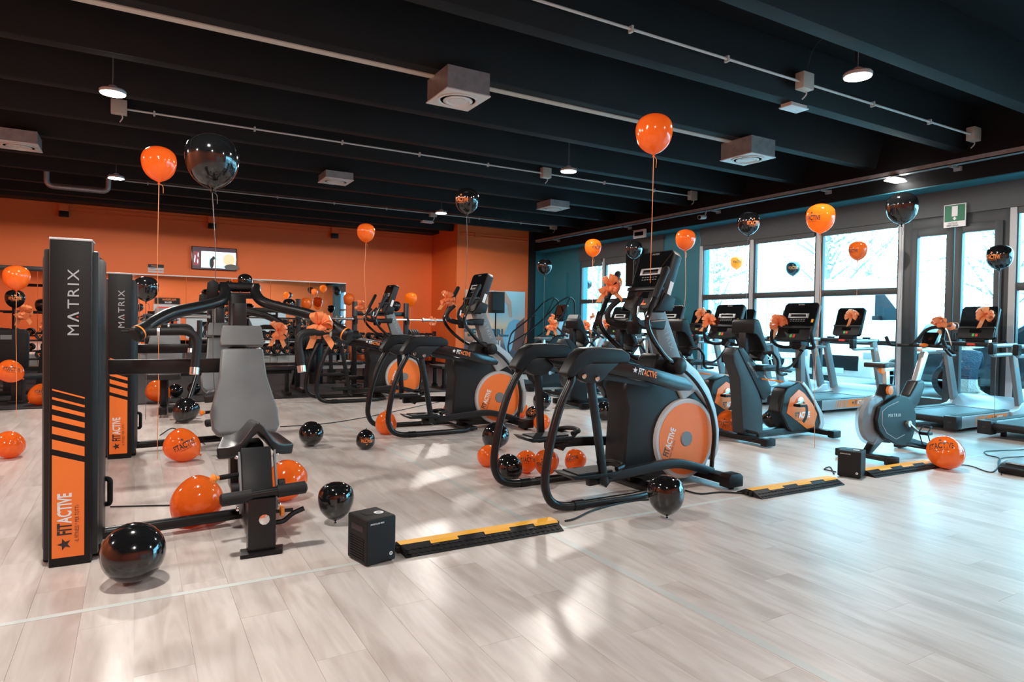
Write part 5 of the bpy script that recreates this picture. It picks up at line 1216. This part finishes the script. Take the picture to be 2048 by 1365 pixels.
for x, l in ((-1.43, 'small black wall speaker on an orange box near the bent duct'), (1.65, 'small black wall speaker on an orange box above the television'), (4.73, 'small black wall speaker on an orange box near the orange corner')):
    t = thing('wall_box', l, 'wall speaker', (x, YB - .12, 3.58)); MB().bx(-.09, .09, 0, .118, .06, .22).build('mount_box', 'wallo', t, .006); MB().bx(-.09, .09, -.03, .10, -.07, .055).build('cabinet', 'black', t, .008)
t = thing('wall_conduit', 'pair of orange painted conduits along the top of the back wall', 'conduit', (0, YB - .03, 3.66))
for z in (0, .09): MB().cyl((-1.3, 0, z), (7.5, 0, z), .014, 8).build('pipe', 'wallo', t)
t = thing('wall_conduit', 'pair of orange painted conduits above the running poster', 'conduit', (0, YB2 - .03, 3.66))
for z in (0, .07): MB().cyl((7.75, 0, z), (9.9, 0, z), .014, 8).build('pipe', 'wallo', t)
MB().bx(8.2, 8.36, -.02, .028, -.03, .1).build('box', 'wallo', t)
t = thing('wall_sign', 'small black and white notice above the mirror', 'sign', (.42, YB - .01, 2.34))
MB().bx(-.17, .17, -.005, .005, 0, .20).build('plate', 'lgrey', t); MB().bx(-.17, .17, -.0065, -.005, .12, .2).build('header', 'black', t)
s = MB().mat('oprint'); s.text('FITACTIVE', .03, (-.1, -.0075, .145), (1, 0, 0), (0, 0, 1), .7); s.mat('kprint'); s.text('SI PREGA LA', .025, (-.15, -.0075, .09), (1, 0, 0), (0, 0, 1), .7); s.build('lettering', None, t); MB().bx(-.17, .17, -.0065, -.005, .045, .062).build('red_band', 'wallo', t)
# running poster (own simplified picture)
po = thing('poster', 'large poster of a runner at sunset with big quotation lettering', 'poster', (8.88, YB2 - .02, .12))
MB().bx(-.98, .98, -.01, .01, 0, 2.05).build('panel', 'lgrey', po)
def postermat():
    m = bpy.data.materials.new('poster_print'); m.use_nodes = True; nt = m.node_tree; b = nt.nodes['Principled BSDF']; b.inputs['Roughness'].default_value = .4
    tc = nt.nodes.new('ShaderNodeTexCoord'); sp = nt.nodes.new('ShaderNodeSeparateXYZ'); nt.links.new(tc.outputs['Object'], sp.inputs[0])
    n = nt.nodes.new('ShaderNodeTexNoise'); n.inputs['Scale'].default_value = 2.2; n.inputs['Detail'].default_value = 4; nt.links.new(tc.outputs['Object'], n.inputs['Vector'])
    ad = nt.nodes.new('ShaderNodeMath'); ad.operation = 'MULTIPLY_ADD'; ad.inputs[1].default_value = .35; nt.links.new(n.outputs[0], ad.inputs[0]); nt.links.new(sp.outputs[2], ad.inputs[2])
    sb = nt.nodes.new('ShaderNodeMath'); sb.operation = 'DIVIDE'; sb.inputs[1].default_value = 2.3; nt.links.new(ad.outputs[0], sb.inputs[0])
    r = nt.nodes.new('ShaderNodeValToRGB'); e = r.color_ramp.elements; e[0].position = 0; e[0].color = (.05, .04, .06, 1); e[1].position = 1; e[1].color = (.38, .66, .75, 1)
    for p, c in ((.3, (.10, .07, .09, 1)), (.42, (.55, .24, .12, 1)), (.55, (.80, .45, .26, 1)), (.68, (.42, .52, .56, 1))): q = e.new(p); q.color = c
    nt.links.new(sb.outputs[0], r.inputs[0]); nt.links.new(r.outputs[0], b.inputs['Base Color']); return m
s = MB().mat(postermat()); s.add([(-.98, -.0112, 0), (.98, -.0112, 0), (.98, -.0112, 2.05), (-.98, -.0112, 2.05)], [(0, 1, 2, 3)])
s.mat(mat('poster_peach', (.72, .40, .27), .5)).add([(-.98, -.0114, .95), (-.1, -.0114, .8), (-.2, -.0114, 1.4), (-.12, -.0114, 2.05), (-.98, -.0114, 2.05)], [(0, 1, 2, 3, 4)])
skin = mat('poster_skin', (.62, .36, .26), .5); lb = mat('poster_blue', (.22, .42, .55), .5); sh_ = mat('poster_shoe', (.16, .06, .045), .5)
s.mat(skin).add([(x, -.0116, z) for x, z in ((-.05, 2.05), (.3, 2.05), (.52, 1.75), (.56, 1.3), (.44, 1.3), (.38, 1.65), (.2, 1.85), (-.1, 1.9))], [tuple(range(8))])
s.mat(lb).add([(x, -.0119, z) for x, z in ((.25, .7), (.45, 1.15), (.62, 1.25), (.9, 1.2), (.97, 1.0), (.97, .6), (.8, .5), (.6, .45), (.42, .2), (.35, .4))], [tuple(range(10))])
s.mat(sh_).add([(x, -.0122, z) for x, z in ((.55, .35), (.7, 1.1), (.9, 1.25), (.97, 1.3), (.97, .3), (.75, .3))], [tuple(range(6))])
navy = mat('poster_navy', (.02, .07, .10), .5); s.mat(navy)
_w = text_geo('\u201cSE CORRI...', .06)[2]; s.text('\u201cSE CORRI...', .245, (-.99, -.0135, .735), (1, 0, 0), (0, 0, 1), 1.43 / (_w * .245), .06)
s.mat('white'); s.text('VAI', .30, (-.13, -.0135, .33), (1, 0, 0), (0, 0, 1), .5, .03); s.text('T\u201d', .12, (.16, -.0135, .16), (1, 0, 0), (0, 0, 1), .9, .03)
s.mat('oprint'); s.text('E', .14, (-.44, -.0126, 1.78), (1, 0, 0), (0, 0, 1), .7, .02); s.build('print', None, po)
# PA speaker on a stand
t = thing('stand_speaker', 'black loudspeaker on a thin pole in front of the running poster', 'speaker', (8.55, 15.7, 0))
MB().cyl((0, 0, .02), (0, 0, 1.55), .018, 10).build('pole', 'black', t)
for a in (0, 2.1, 4.2): MB().tube([(0, 0, .55), (.42 * math.cos(a), .42 * math.sin(a), .02)], .012, 8).build('tripod_leg', 'black', t)
cb = MB().prism([(-.20, -.15), (.20, -.15), (.15, .17), (-.15, .17)], 1.52, 2.1, 'xy').build('cabinet', 'black', t, .012); MB().bx(-.18, .18, -.156, -.15, 1.6, 2.07).build('grille', 'rubber', cb)
# digital clock, monitor, camera, exit sign on the window side
t = thing('digital_clock', 'small white digital clock with dark display above the far windows', 'clock', (10.12, 11.66, 3.28)); MB().bx(-.02, .04, -.2, .2, 0, .19).build('case', 'trimw', t, .008); MB().bx(-.0215, -.02, -.15, .15, .05, .14).build('display', 'screen', t)
t = thing('wall_monitor', 'dark monitor mounted on edge beside the far windows', 'monitor', (10.45, 12.2, 2.2)); MB().bx(-.04, .04, -.28, .28, 0, .9).build('case', 'black', t, .01); MB().bx(.04, .12, -.03, .03, .4, .5).build('arm', 'black', t)
t = thing('security_camera', 'white bullet security camera under the cable tray', 'camera', (9.9, 9.45, 3.42)); MB().cyl((0, 0, .03), (-.2, -.05, 0), .045, 14).build('body', 'lgrey', t); MB().cyl((-.2, -.05, 0), (-.205, -.051, 0), .035, 14).build('lens', 'screen', t); MB().cyl((.06, .02, .16), (0, 0, .03), .015, 8).build('mount', 'lgrey', t)
t = thing('exit_sign', 'green and white emergency exit sign with arrow above the glass door', 'sign', (10.55, 5.13, 2.79))
MB().bx(-.008, .008, -.15, .15, 0, .34).build('plate', 'white', t); 
s = MB().mat('grn').add([(-.0085, -.14, .085), (-.0085, .14, .085), (-.0085, .14, .33), (-.0085, -.14, .33)], [(3, 2, 1, 0)])
s.mat('white').add([(-.0092, -.04, .16), (-.0092, .04, .16), (-.0092, .04, .31), (-.0092, -.04, .31)], [(3, 2, 1, 0)]); s.add([(-.0092, -.012, .15), (-.0092, .012, .15), (-.0092, .012, .13), (-.0092, .03, .13), (-.0092, 0, .10), (-.0092, -.03, .13), (-.0092, -.012, .13)], [tuple(range(7))])
s.mat('kprint'); s.text('USCITA DI', .026, (-.0092, .09, .045), (0, -1, 0), (0, 0, 1), .8, .02); s.text('EMERGENZA', .026, (-.0092, .105, .012), (0, -1, 0), (0, 0, 1), .8, .02); s.build('print', None, t)
t = thing('sign_panel', 'black and white sign with red panel behind the near elliptical', 'sign', PX(1325, 690, 10.3)); MB().bx(-.02, .02, -.55, .55, -.35, .2).build('panel', 'trimw', t); MB().bx(-.0225, -.02, .05, .45, -.3, .15).build('dark_field', 'black', t); MB().bx(-.0225, -.02, -.5, -.02, -.3, .15).build('red_field', 'red', t)

# ------------------------------------------------------------------ ceiling things
def vent(x, y, z, label):
    h = ZB - z - .02
    t = thing('air_diffuser', label, 'air vent', (x, y, z), 0, 'boxed ceiling air diffusers')
    b = MB().bx(-.235, .235, -.26, .26, .012, h + .02).build('duct_box', 'galv', t); MB().bx(-.245, .245, -.27, .27, 0, .012).build('face_plate', 'trimw', t)
    f = MB()
    MB().lathe([(1e-4, -.001), (.2, -.001)], None, 28).build('throat', 'char', t)
    for r0_, r1_, zz in ((.215, .195, -.014), (.15, .125, -.018), (.085, .0001, -.02)): MB().lathe([(r0_, -.002), (r0_ + .004, -.012), (r1_, zz), (max(r1_ - .012, 1e-4), zz + .012)], None, 28).build('ring', 'trimw', t)
for x, y, z, l in ((2.89, 6.2, 3.56, 'galvanised air diffuser box hung from the pale ceiling strip'), (7.29, 6.2, 3.56, 'galvanised air diffuser box near the window end of the pale strip'), (3.01, 11.44, 3.67, 'flat air diffuser box between the weight towers and the orange wall'), (7.56, 11.44, 3.66, 'air diffuser box beyond the middle conduit near the windows'), (-1.43, 11.44, 3.62, 'air diffuser box above the smith machine')): vent(x, y, z, l)
def conduit(x0, x1, y, z, boxes, label):
    t = thing('ceiling_conduit', label, 'conduit', (0, y, z))
    MB().cyl((x0, 0, 0), (x1, 0, 0), .0135, 8).build('pipe', 'conduit', t)
    x = x0 + .4
    while x < x1: MB().bx(x - .012, x + .012, -.02, .03, -.03, .03).build('clip', 'conduit', t); x += 1.25
    for b in boxes:
        bx_ = MB().bx(b - .09, b + .09, -.06, .05, -.08, .10).build('junction_box', 'beige', t, .008); MB().tube(spl([(b + .03, 0, -.08), (b + .04, 0, -.12), (b + .01, .03, -.17)], 4), .008, 6).build('lead', 'conduit', bx_)
conduit(1.0, 10.0, 4.66, 3.95, (6.36, 10.0), 'grey conduit with junction boxes nearest the open floor')
conduit(-.2, 10.0, 9.9, 3.95, (-.2, 6.37, 10.0), 'grey conduit with junction boxes across the middle of the ceiling')
conduit(-.2, 10.0, 15.1, 3.95, (6.4, 10.0), 'grey conduit with junction boxes before the orange wall')
def emlight(x, y, z, label, on=False):
    t = thing('emergency_light', label, 'emergency light', (x, y, z)); MB().bx(-.14, .14, -.07, .07, .012, .05).build('housing', 'trimw', t, .006); MB().bx(-.155, .155, -.085, .085, 0, .014).build('diffuser', 'emlens' if not on else 'led', t, .004)
emlight(6.5, 4.89, 3.748, 'flat white emergency light under the rib by the junction box'); emlight(6.35, 15.35, 3.748, 'flat white emergency light before the orange wall'); emlight(9.98, 5.7, 3.5, 'small lit strip lamp under the cable tray', True)
MB_ = thing('bent_duct', 'bent galvanised duct pipe hanging under the ceiling at the back', 'duct', (-.9, 14.6, 3.6))
MB().tube(fil([(-.52, 0, .742), (-.52, 0, .02), (.44, 0, .02), (.44, 0, .742)], .12, 6), .045, 14).build('pipe', 'galv', MB_)
t = thing('lamp_cable', 'thin dark wire arching from junction box to hanging lamp', 'cable'); MB().tube(spl([(6.36, 4.66, 4.03), (6.2, 4.4, 4.25), (6.0, 3.9, 4.2), (5.82, 3.72, 3.75)], 5), .006, 6).build('wire', 'rubber', t)
# notices on the wall opposite the mirrors, seen in the mirror
t = thing('wall_banner', 'black banner with orange lettering on the wall opposite the mirrors', 'sign', (1.5, YF + .05, 2.0), pi)
MB().bx(-.62, .62, -.01, .01, 0, .34).build('panel', 'black', t); s = MB().mat('oprint'); s.text('POLTRONA', .11, (-.42, -.012, .19), (1, 0, 0), (0, 0, 1), .85); s.mat('white'); s.text('RELAX', .09, (-.2, -.012, .05), (1, 0, 0), (0, 0, 1), .9); s.build('lettering', None, t)
t = thing('wall_panel', 'grey framed red board under the banner opposite the mirrors', 'panel', (1.5, YF + .02, .1)); MB().bx(-.66, .66, -.018, .018, 0, 1.88).build('frame', 'lgrey', t); MB().bx(-.5, .5, .018, .022, .1, 1.75).build('red_field', 'red', t)
for x, l in ((3.6, 'light grey wall panel beside the red board opposite the mirrors'), (6.6, 'light grey wall panel far from the red board opposite the mirrors')): tag(MB().bx(x - 1.2, x + 1.2, YF, YF + .03, .1, 1.9).build('wall_panel', 'lgrey'), l, 'panel')

# ------------------------------------------------------------------ outside
M['asph'] = mat('pale_asphalt', (.22, .23, .23), .8, var=.2, scale=3)
S('ground_outside', MB().bx(XR + .3, 60, -25, 60, -.2, -.01), 'asph')
M['carw'] = mat('white_car_paint', (.85, .72, .66), .2, coat=.6); M['cark'] = mat('dark_car_paint', (.02, .025, .03), .15, coat=.8); M['carg'] = mat('car_glass', (.02, .03, .035), .05)
def vehicle(name, label, loc, rz, L, W, prof, glass, mk, wheels, extras=None):
    """prof: side outline (x forward, z); width W"""
    t = thing(name, label, 'vehicle', loc, rz)
    MB().prism(prof, -W / 2, W / 2).build('body', mk, t, .08, 3)
    for g in glass:
        for sg in (-1, 1): MB().prism(g, sg * (W / 2 + .002) - .004, sg * (W / 2 + .002) + .004).build('side_window', 'carg', t)
    for x in wheels:
        for sg in (-1, 1):
            w_ = MB().lathe([(.2, -.1), (.31, -.1), (.34, -.07), (.34, .07), (.31, .1), (.2, .1)], align((x, sg * (W / 2 - .08), .34), (x, sg * W, .34))[0], 28).build('wheel', 'rubber', t)
            MB().lathe([(1e-4, .09), (.05, .1), (.06, .08), (.2, .06), (.215, .1), (.22, .1)], align((x, sg * (W / 2 - .08), .34), (x, sg * W, .34))[0], 28).build('rim', 'alu', w_)
            for k in range(5): a = 2 * pi * k / 5; MB().bar([(x, sg * (W / 2 + .015), .34), (x + .2 * math.cos(a), sg * (W / 2 + .015), .34 + .2 * math.sin(a))], .02, .05, (0, 1, 0)).build('spoke', 'lgrey', w_)
    if extras: extras(t, L, W)
    return t
def van_x(t, L, W):
    MB().bx(-.02, .02, -.25, .25, 2.38, 2.43).build('brake_light', 'red', t); 
    for sg in (-1, 1): MB().bx(L * .73, L * .76, sg * (W / 2 + .02), sg * (W / 2 + .2), 1.25, 1.6).build('mirror', 'black', t, .02) if sg > 0 else MB().bx(L * .73, L * .76, -W / 2 - .2, -W / 2 - .02, 1.25, 1.6).build('mirror', 'black', t, .02)
    for x in (.9, 2.6): 
        for sg in (-1, 1): MB().bx(x, x + .01, sg * W / 2 - .006, sg * W / 2 + .006, .5, 2.4).build('panel_seam', 'grey', t)
    for sg in (-1, 1): MB().bx(.3, 4.2, sg * W / 2 - .01, sg * W / 2 + .01, .55, .72).build('side_moulding', 'black', t)
vehicle('van', 'tall white delivery van parked outside the windows', (17.4, 14.0, -.01), -pi / 2, 5.8, 2.0, [(0, .35), (0, 2.45), (.15, 2.6), (3.9, 2.6), (4.4, 2.4), (5.0, 1.55), (5.7, 1.25), (5.85, .9), (5.85, .35)], [[(4.2, 1.45), (4.2, 2.2), (4.4, 2.2), (4.95, 1.5)]], 'carw', (1.1, 4.9), van_x)
def car_x(t, L, W):
    MB().bx(L - .02, L + .02, -W * .32, W * .32, .42, .72).build('grille', 'black', t, .01)
    for sg in (-1, 1):
        MB().prism([(L - .35, .72), (L - .02, .66), (L - .02, .80), (L - .3, .86)], sg * W * .42 - .09, sg * W * .42 + .09).build('headlight', 'lgrey', t, .01)
        MB().bx(L * .55, L * .55 + .12, sg * W * .5, sg * W * .5 + sg * .14, .98, 1.12).build('mirror', 'black', t) if sg > 0 else MB().bx(L * .55, L * .55 + .12, -W * .5 - .14, -W * .5, .98, 1.12).build('mirror', 'black', t)
    MB().bx(L + .015, L + .025, -.24, .24, .36, .46).build('number_plate', 'white', t)
carp = lambda L, h: [(0, .3), (0, .85), (.12, 1.0), (.5, h), (L * .5, h), (L * .68, 1.0), (L * .95, .84), (L, .65), (L, .28)]
cg = lambda L, h: [[(.35, 1.02), (.6, h - .08), (L * .28, h - .06), (L * .28, 1.02)], [(L * .3, 1.02), (L * .3, h - .06), (L * .49, h - .08), (L * .62, 1.02)]]
vehicle('car', 'small white car with dark honeycomb grille facing the windows', (16.1, 8.25, -.01), pi, 3.7, 1.66, carp(3.7, 1.46), cg(3.7, 1.46), 'carw', (.65, 3.0), car_x)
vehicle('car', 'dark car parked behind the glass double door', (13.75, 2.9, -.01), pi / 2, 4.2, 1.75, carp(4.2, 1.5), cg(4.2, 1.5), 'cark', (.75, 3.35), car_x)
vehicle('car', 'pale car with blue edged number plate beyond the door post by the last treadmill', (16.0, .6, -.01), pi, 3.9, 1.7, carp(3.9, 1.46), cg(3.9, 1.46), 'carw', (.7, 3.1), car_x)
# crouching person outside the door, seen from behind
def person(loc, rz):
    t = thing('person', 'person in dark blue knitted jumper and pale trousers crouching outside the door', 'person', loc, rz)
    J = {'pel': (0, 0, .36), 'sp': (.08, 0, .55), 'ch': (.16, 0, .78), 'nk': (.2, 0, .95), 'hd': (.24, 0, 1.06), 'top': (.25, 0, 1.2),
         'hl': (.02, .1, .33), 'kl': (.45, .17, .50), 'al': (.22, .15, .09), 'tl': (.42, .17, .03), 'hr': (.02, -.1, .33), 'kr': (.45, -.17, .50), 'ar': (.22, -.15, .09), 'tr': (.42, -.17, .03),
         'sl': (.17, .2, .86), 'el': (.35, .27, .66), 'wl': (.56, .18, .62), 'sr': (.17, -.2, .86), 'er': (.35, -.27, .66), 'wr': (.56, -.18, .62)}
    rad = {'pel': .16, 'sp': .15, 'ch': .17, 'nk': .06, 'hd': .085, 'top': .075, 'hl': .11, 'kl': .075, 'al': .05, 'tl': .04, 'sl': .075, 'el': .055, 'wl': .035}
    E = [('pel', 'sp'), ('sp', 'ch'), ('ch', 'nk'), ('nk', 'hd'), ('hd', 'top')] + [(a + s, b + s) for s in 'lr' for a, b in (('h', 'k'), ('k', 'a'), ('a', 't'))] + [('pel', 'h' + s) for s in 'lr'] + [('ch', 's' + s) for s in 'lr'] + [(a + s, b + s) for s in 'lr' for a, b in (('s', 'e'), ('e', 'w'))]
    for s in 'lr':   # hand: palm plus five finger chains
        wv = Vector(J['w' + s]); sg = 1 if s == 'l' else -1; J['p' + s] = tuple(wv + Vector((.07, 0, -.01))); rad['p' + s] = .022; E.append(('w' + s, 'p' + s))
        for k in range(4): J['f%d%s' % (k, s)] = tuple(wv + Vector((.12, (k - 1.5) * .018, -.02))); J['g%d%s' % (k, s)] = tuple(wv + Vector((.15 - abs(k - 1.5) * .008, (k - 1.5) * .02, -.05))); rad['f%d%s' % (k, s)] = rad['g%d%s' % (k, s)] = .009; E += [('p' + s, 'f%d%s' % (k, s)), ('f%d%s' % (k, s), 'g%d%s' % (k, s))]
        J['th' + s] = tuple(wv + Vector((.07, -sg * .05, .0))); rad['th' + s] = .01; E.append(('p' + s, 'th' + s))
    names = list(J); idx = {n: i for i, n in enumerate(names)}
    me = bpy.data.meshes.new('body'); me.from_pydata([J[n] for n in names], [(idx[a], idx[b]) for a, b in E], [])
    o = bpy.data.objects.new('body', me); COL.objects.link(o); o.parent = t
    sk = o.modifiers.new('skin', 'SKIN'); o.modifiers.new('sub', 'SUBSURF').levels = 1; o.modifiers['sub'].render_levels = 1
    for i, n in enumerate(names):
        r = rad.get(n, rad.get(n[:-1] + 'l', .05)); me.skin_vertices[0].data[i].radius = (r, r); me.skin_vertices[0].data[i].use_root = n == 'pel'
    m = bpy.data.materials.new('clothes'); m.use_nodes = True; nt = m.node_tree; b = nt.nodes['Principled BSDF']; b.inputs['Roughness'].default_value = .8
    tc_ = nt.nodes.new('ShaderNodeTexCoord'); sp = nt.nodes.new('ShaderNodeSeparateXYZ'); nt.links.new(tc_.outputs['Object'], sp.inputs[0])
    # jumper above the waist, trousers below, bare neck and hands
    r = nt.nodes.new('ShaderNodeValToRGB'); r.color_ramp.interpolation = 'CONSTANT'; e = r.color_ramp.elements
    e[0].position = 0; e[0].color = (.42, .34, .30, 1); e[1].position = .46; e[1].color = (.004, .014, .03, 1); q = e.new(.93); q.color = (.5, .3, .22, 1)
    nt.links.new(sp.outputs[2], r.inputs[0]); v = nt.nodes.new('ShaderNodeTexVoronoi'); v.inputs['Scale'].default_value = 45; nt.links.new(tc_.outputs['Object'], v.inputs['Vector'])
    bp = nt.nodes.new('ShaderNodeBump'); bp.inputs['Strength'].default_value = .6; bp.inputs['Distance'].default_value = .01; nt.links.new(v.outputs[0], bp.inputs['Height']); nt.links.new(bp.outputs[0], b.inputs['Normal'])
    nt.links.new(r.outputs[0], b.inputs['Base Color']); me.materials.append(m)
    MB().ell((.235, 0, 1.16), .105, .095, .11).build('hair', mat('dark_hair', (.02, .015, .012), .6, bump=.5), t)
    f = MB()
    MB().ell((.345, 0, 1.12), .022, .014, .022).build('nose', mat('skin', (.5, .3, .22), .5), t)
    for sg in (-1, 1): MB().ell((.24, sg * .095, 1.12), .022, .012, .03).build('ear', mat('skin', (.5, .3, .22), .5), t)
person((11.85, 5.5, -.01), math.radians(40))
# trees
def tree(loc, h, cr, nleaf, label, seed, cz=.62, dense=1.):
    rnd = random.Random(seed); t = thing('tree', label, 'tree', loc, 0, 'trees beyond the car park')
    tk = MB(); tk.tube(spl([(0, 0, 0), (.1, .05, h * .25), (-.05, .1, h * .5), (.05, 0, h * .85)], 4), [.2, .05], 8)
    tips = []
    for k in range(22):
        a = rnd.uniform(0, 2 * pi); z0 = h * rnd.uniform(.2, .7); e = Vector((cr * .9 * math.cos(a) * rnd.uniform(.5, 1), cr * .9 * math.sin(a) * rnd.uniform(.5, 1), z0 + h * rnd.uniform(.05, .35)))
        mid = Vector((0, 0, z0)).lerp(e, .5) + Vector((0, 0, rnd.uniform(-.2, .3))); tk.tube(spl([(0, 0, z0), mid, e], 3), [.05, .012], 5); tips.append(e); tips.append(mid)
        for q in range(3):
            e2 = e + Vector((rnd.uniform(-1, 1), rnd.uniform(-1, 1), rnd.uniform(-.4, .9))) * cr * .3; tk.tube([mid.lerp(e, .6), e2], [.015, .006], 4); tips.append(e2)
    tk.build('trunk', 'bark', t)
    lv = MB(); V = []; F = []
    for k in range(nleaf):
        p = rnd.choice(tips) + Vector((rnd.gauss(0, 1), rnd.gauss(0, 1), rnd.gauss(0, .8))) * cr * .22; s = rnd.uniform(.05, .12); a = Vector((rnd.uniform(-1, 1), rnd.uniform(-1, 1), rnd.uniform(-1, 1))).normalized(); b = a.orthogonal() * rnd.uniform(.5, .9); i = len(V)
        V += [p - a * s, p + b * s, p + a * s, p - b * s]; F.append((i, i + 1, i + 2, i + 3))
    lv.add(V, F); o = lv.build('foliage', 'leaf', t); o['kind'] = 'stuff'
M['bark'] = mat('tree_bark', (.30, .28, .26), .9); M['leaf'] = mixmat('pale_leaves', mat('x', (.75, .5, .36), .6, var=.4, scale=30), 'translucent', (.85, .6, .42), .5)
tr_ = [((22, 9.4, 0), 7, 2.4, 4000, 'dense leafy tree seen through the glass door'), ((22.5, 15.2, 0), 7.5, 2.4, 3200, 'spreading tree above the white van roof'), ((24.5, 22.5, 0), 7.5, 2.5, 3500, 'leafy tree behind the rear of the white van'), ((19.5, 4.4, 0), 7, 2.2, 3000, 'tree with thick trunk beyond the door post by the last treadmill'), ((29, 17.5, 0), 8, 2.6, 1600, 'thin branched tree with few leaves above the van'), ((27, 27.5, 0), 8, 2.8, 3500, 'tree beyond the far windows'), ((27, 35, 0), 8, 3, 3000, 'tree far beyond the stair climber windows'), ((29, 9.5, 0), 8, 2.6, 3000, 'tree in the distance between van and door tree')]
for k, (p, h, c, n, l) in enumerate(tr_): tree(p, h, c, n, l, 40 + k)

# ------------------------------------------------------------------ balloon strings hang to whatever stands below
bpy.context.view_layer.update(); _dg = bpy.context.evaluated_depsgraph_get(); _dg.update()
for t, c, q, f, mk, e in STR:
    iq = q.inverted(); a = Vector((0, 0, -.6 * f)); aw = c + q @ a
    if isinstance(e, str):
        o = aw - Vector((0, 0, .03)); e = Vector((aw.x, aw.y, .02))
        for _ in range(4):
            hit, p, n, i, ob, mm = scene.ray_cast(_dg, o, Vector((0, 0, -1)))
            if not hit: break
            if ob.parent is not None and ob.parent.name.startswith(('balloon', 'ribbon')): o = p - Vector((0, 0, .01)); continue
            e = p; break
    b = iq @ (e - c); L = (b - a).length; an = (c.x * 7 + c.y * 3) % 6.28; sd = iq @ Vector((math.cos(an), math.sin(an), 0))
    P = [a, a.lerp(b, .3) + sd * .008 * L, a.lerp(b, .65) - sd * .008 * L, b]
    ms = 'string_o' if mk != 'bal_k' else 'string_k'
    MB().tube(spl(P, 6), .0028, 5).build('string', ms, t)
    MB().tube(spl([a, a + iq @ Vector((.03, 0, -.02)), a + iq @ Vector((.035, .01, -.08))], 4), .0022, 5).build('string_tail', ms, t)
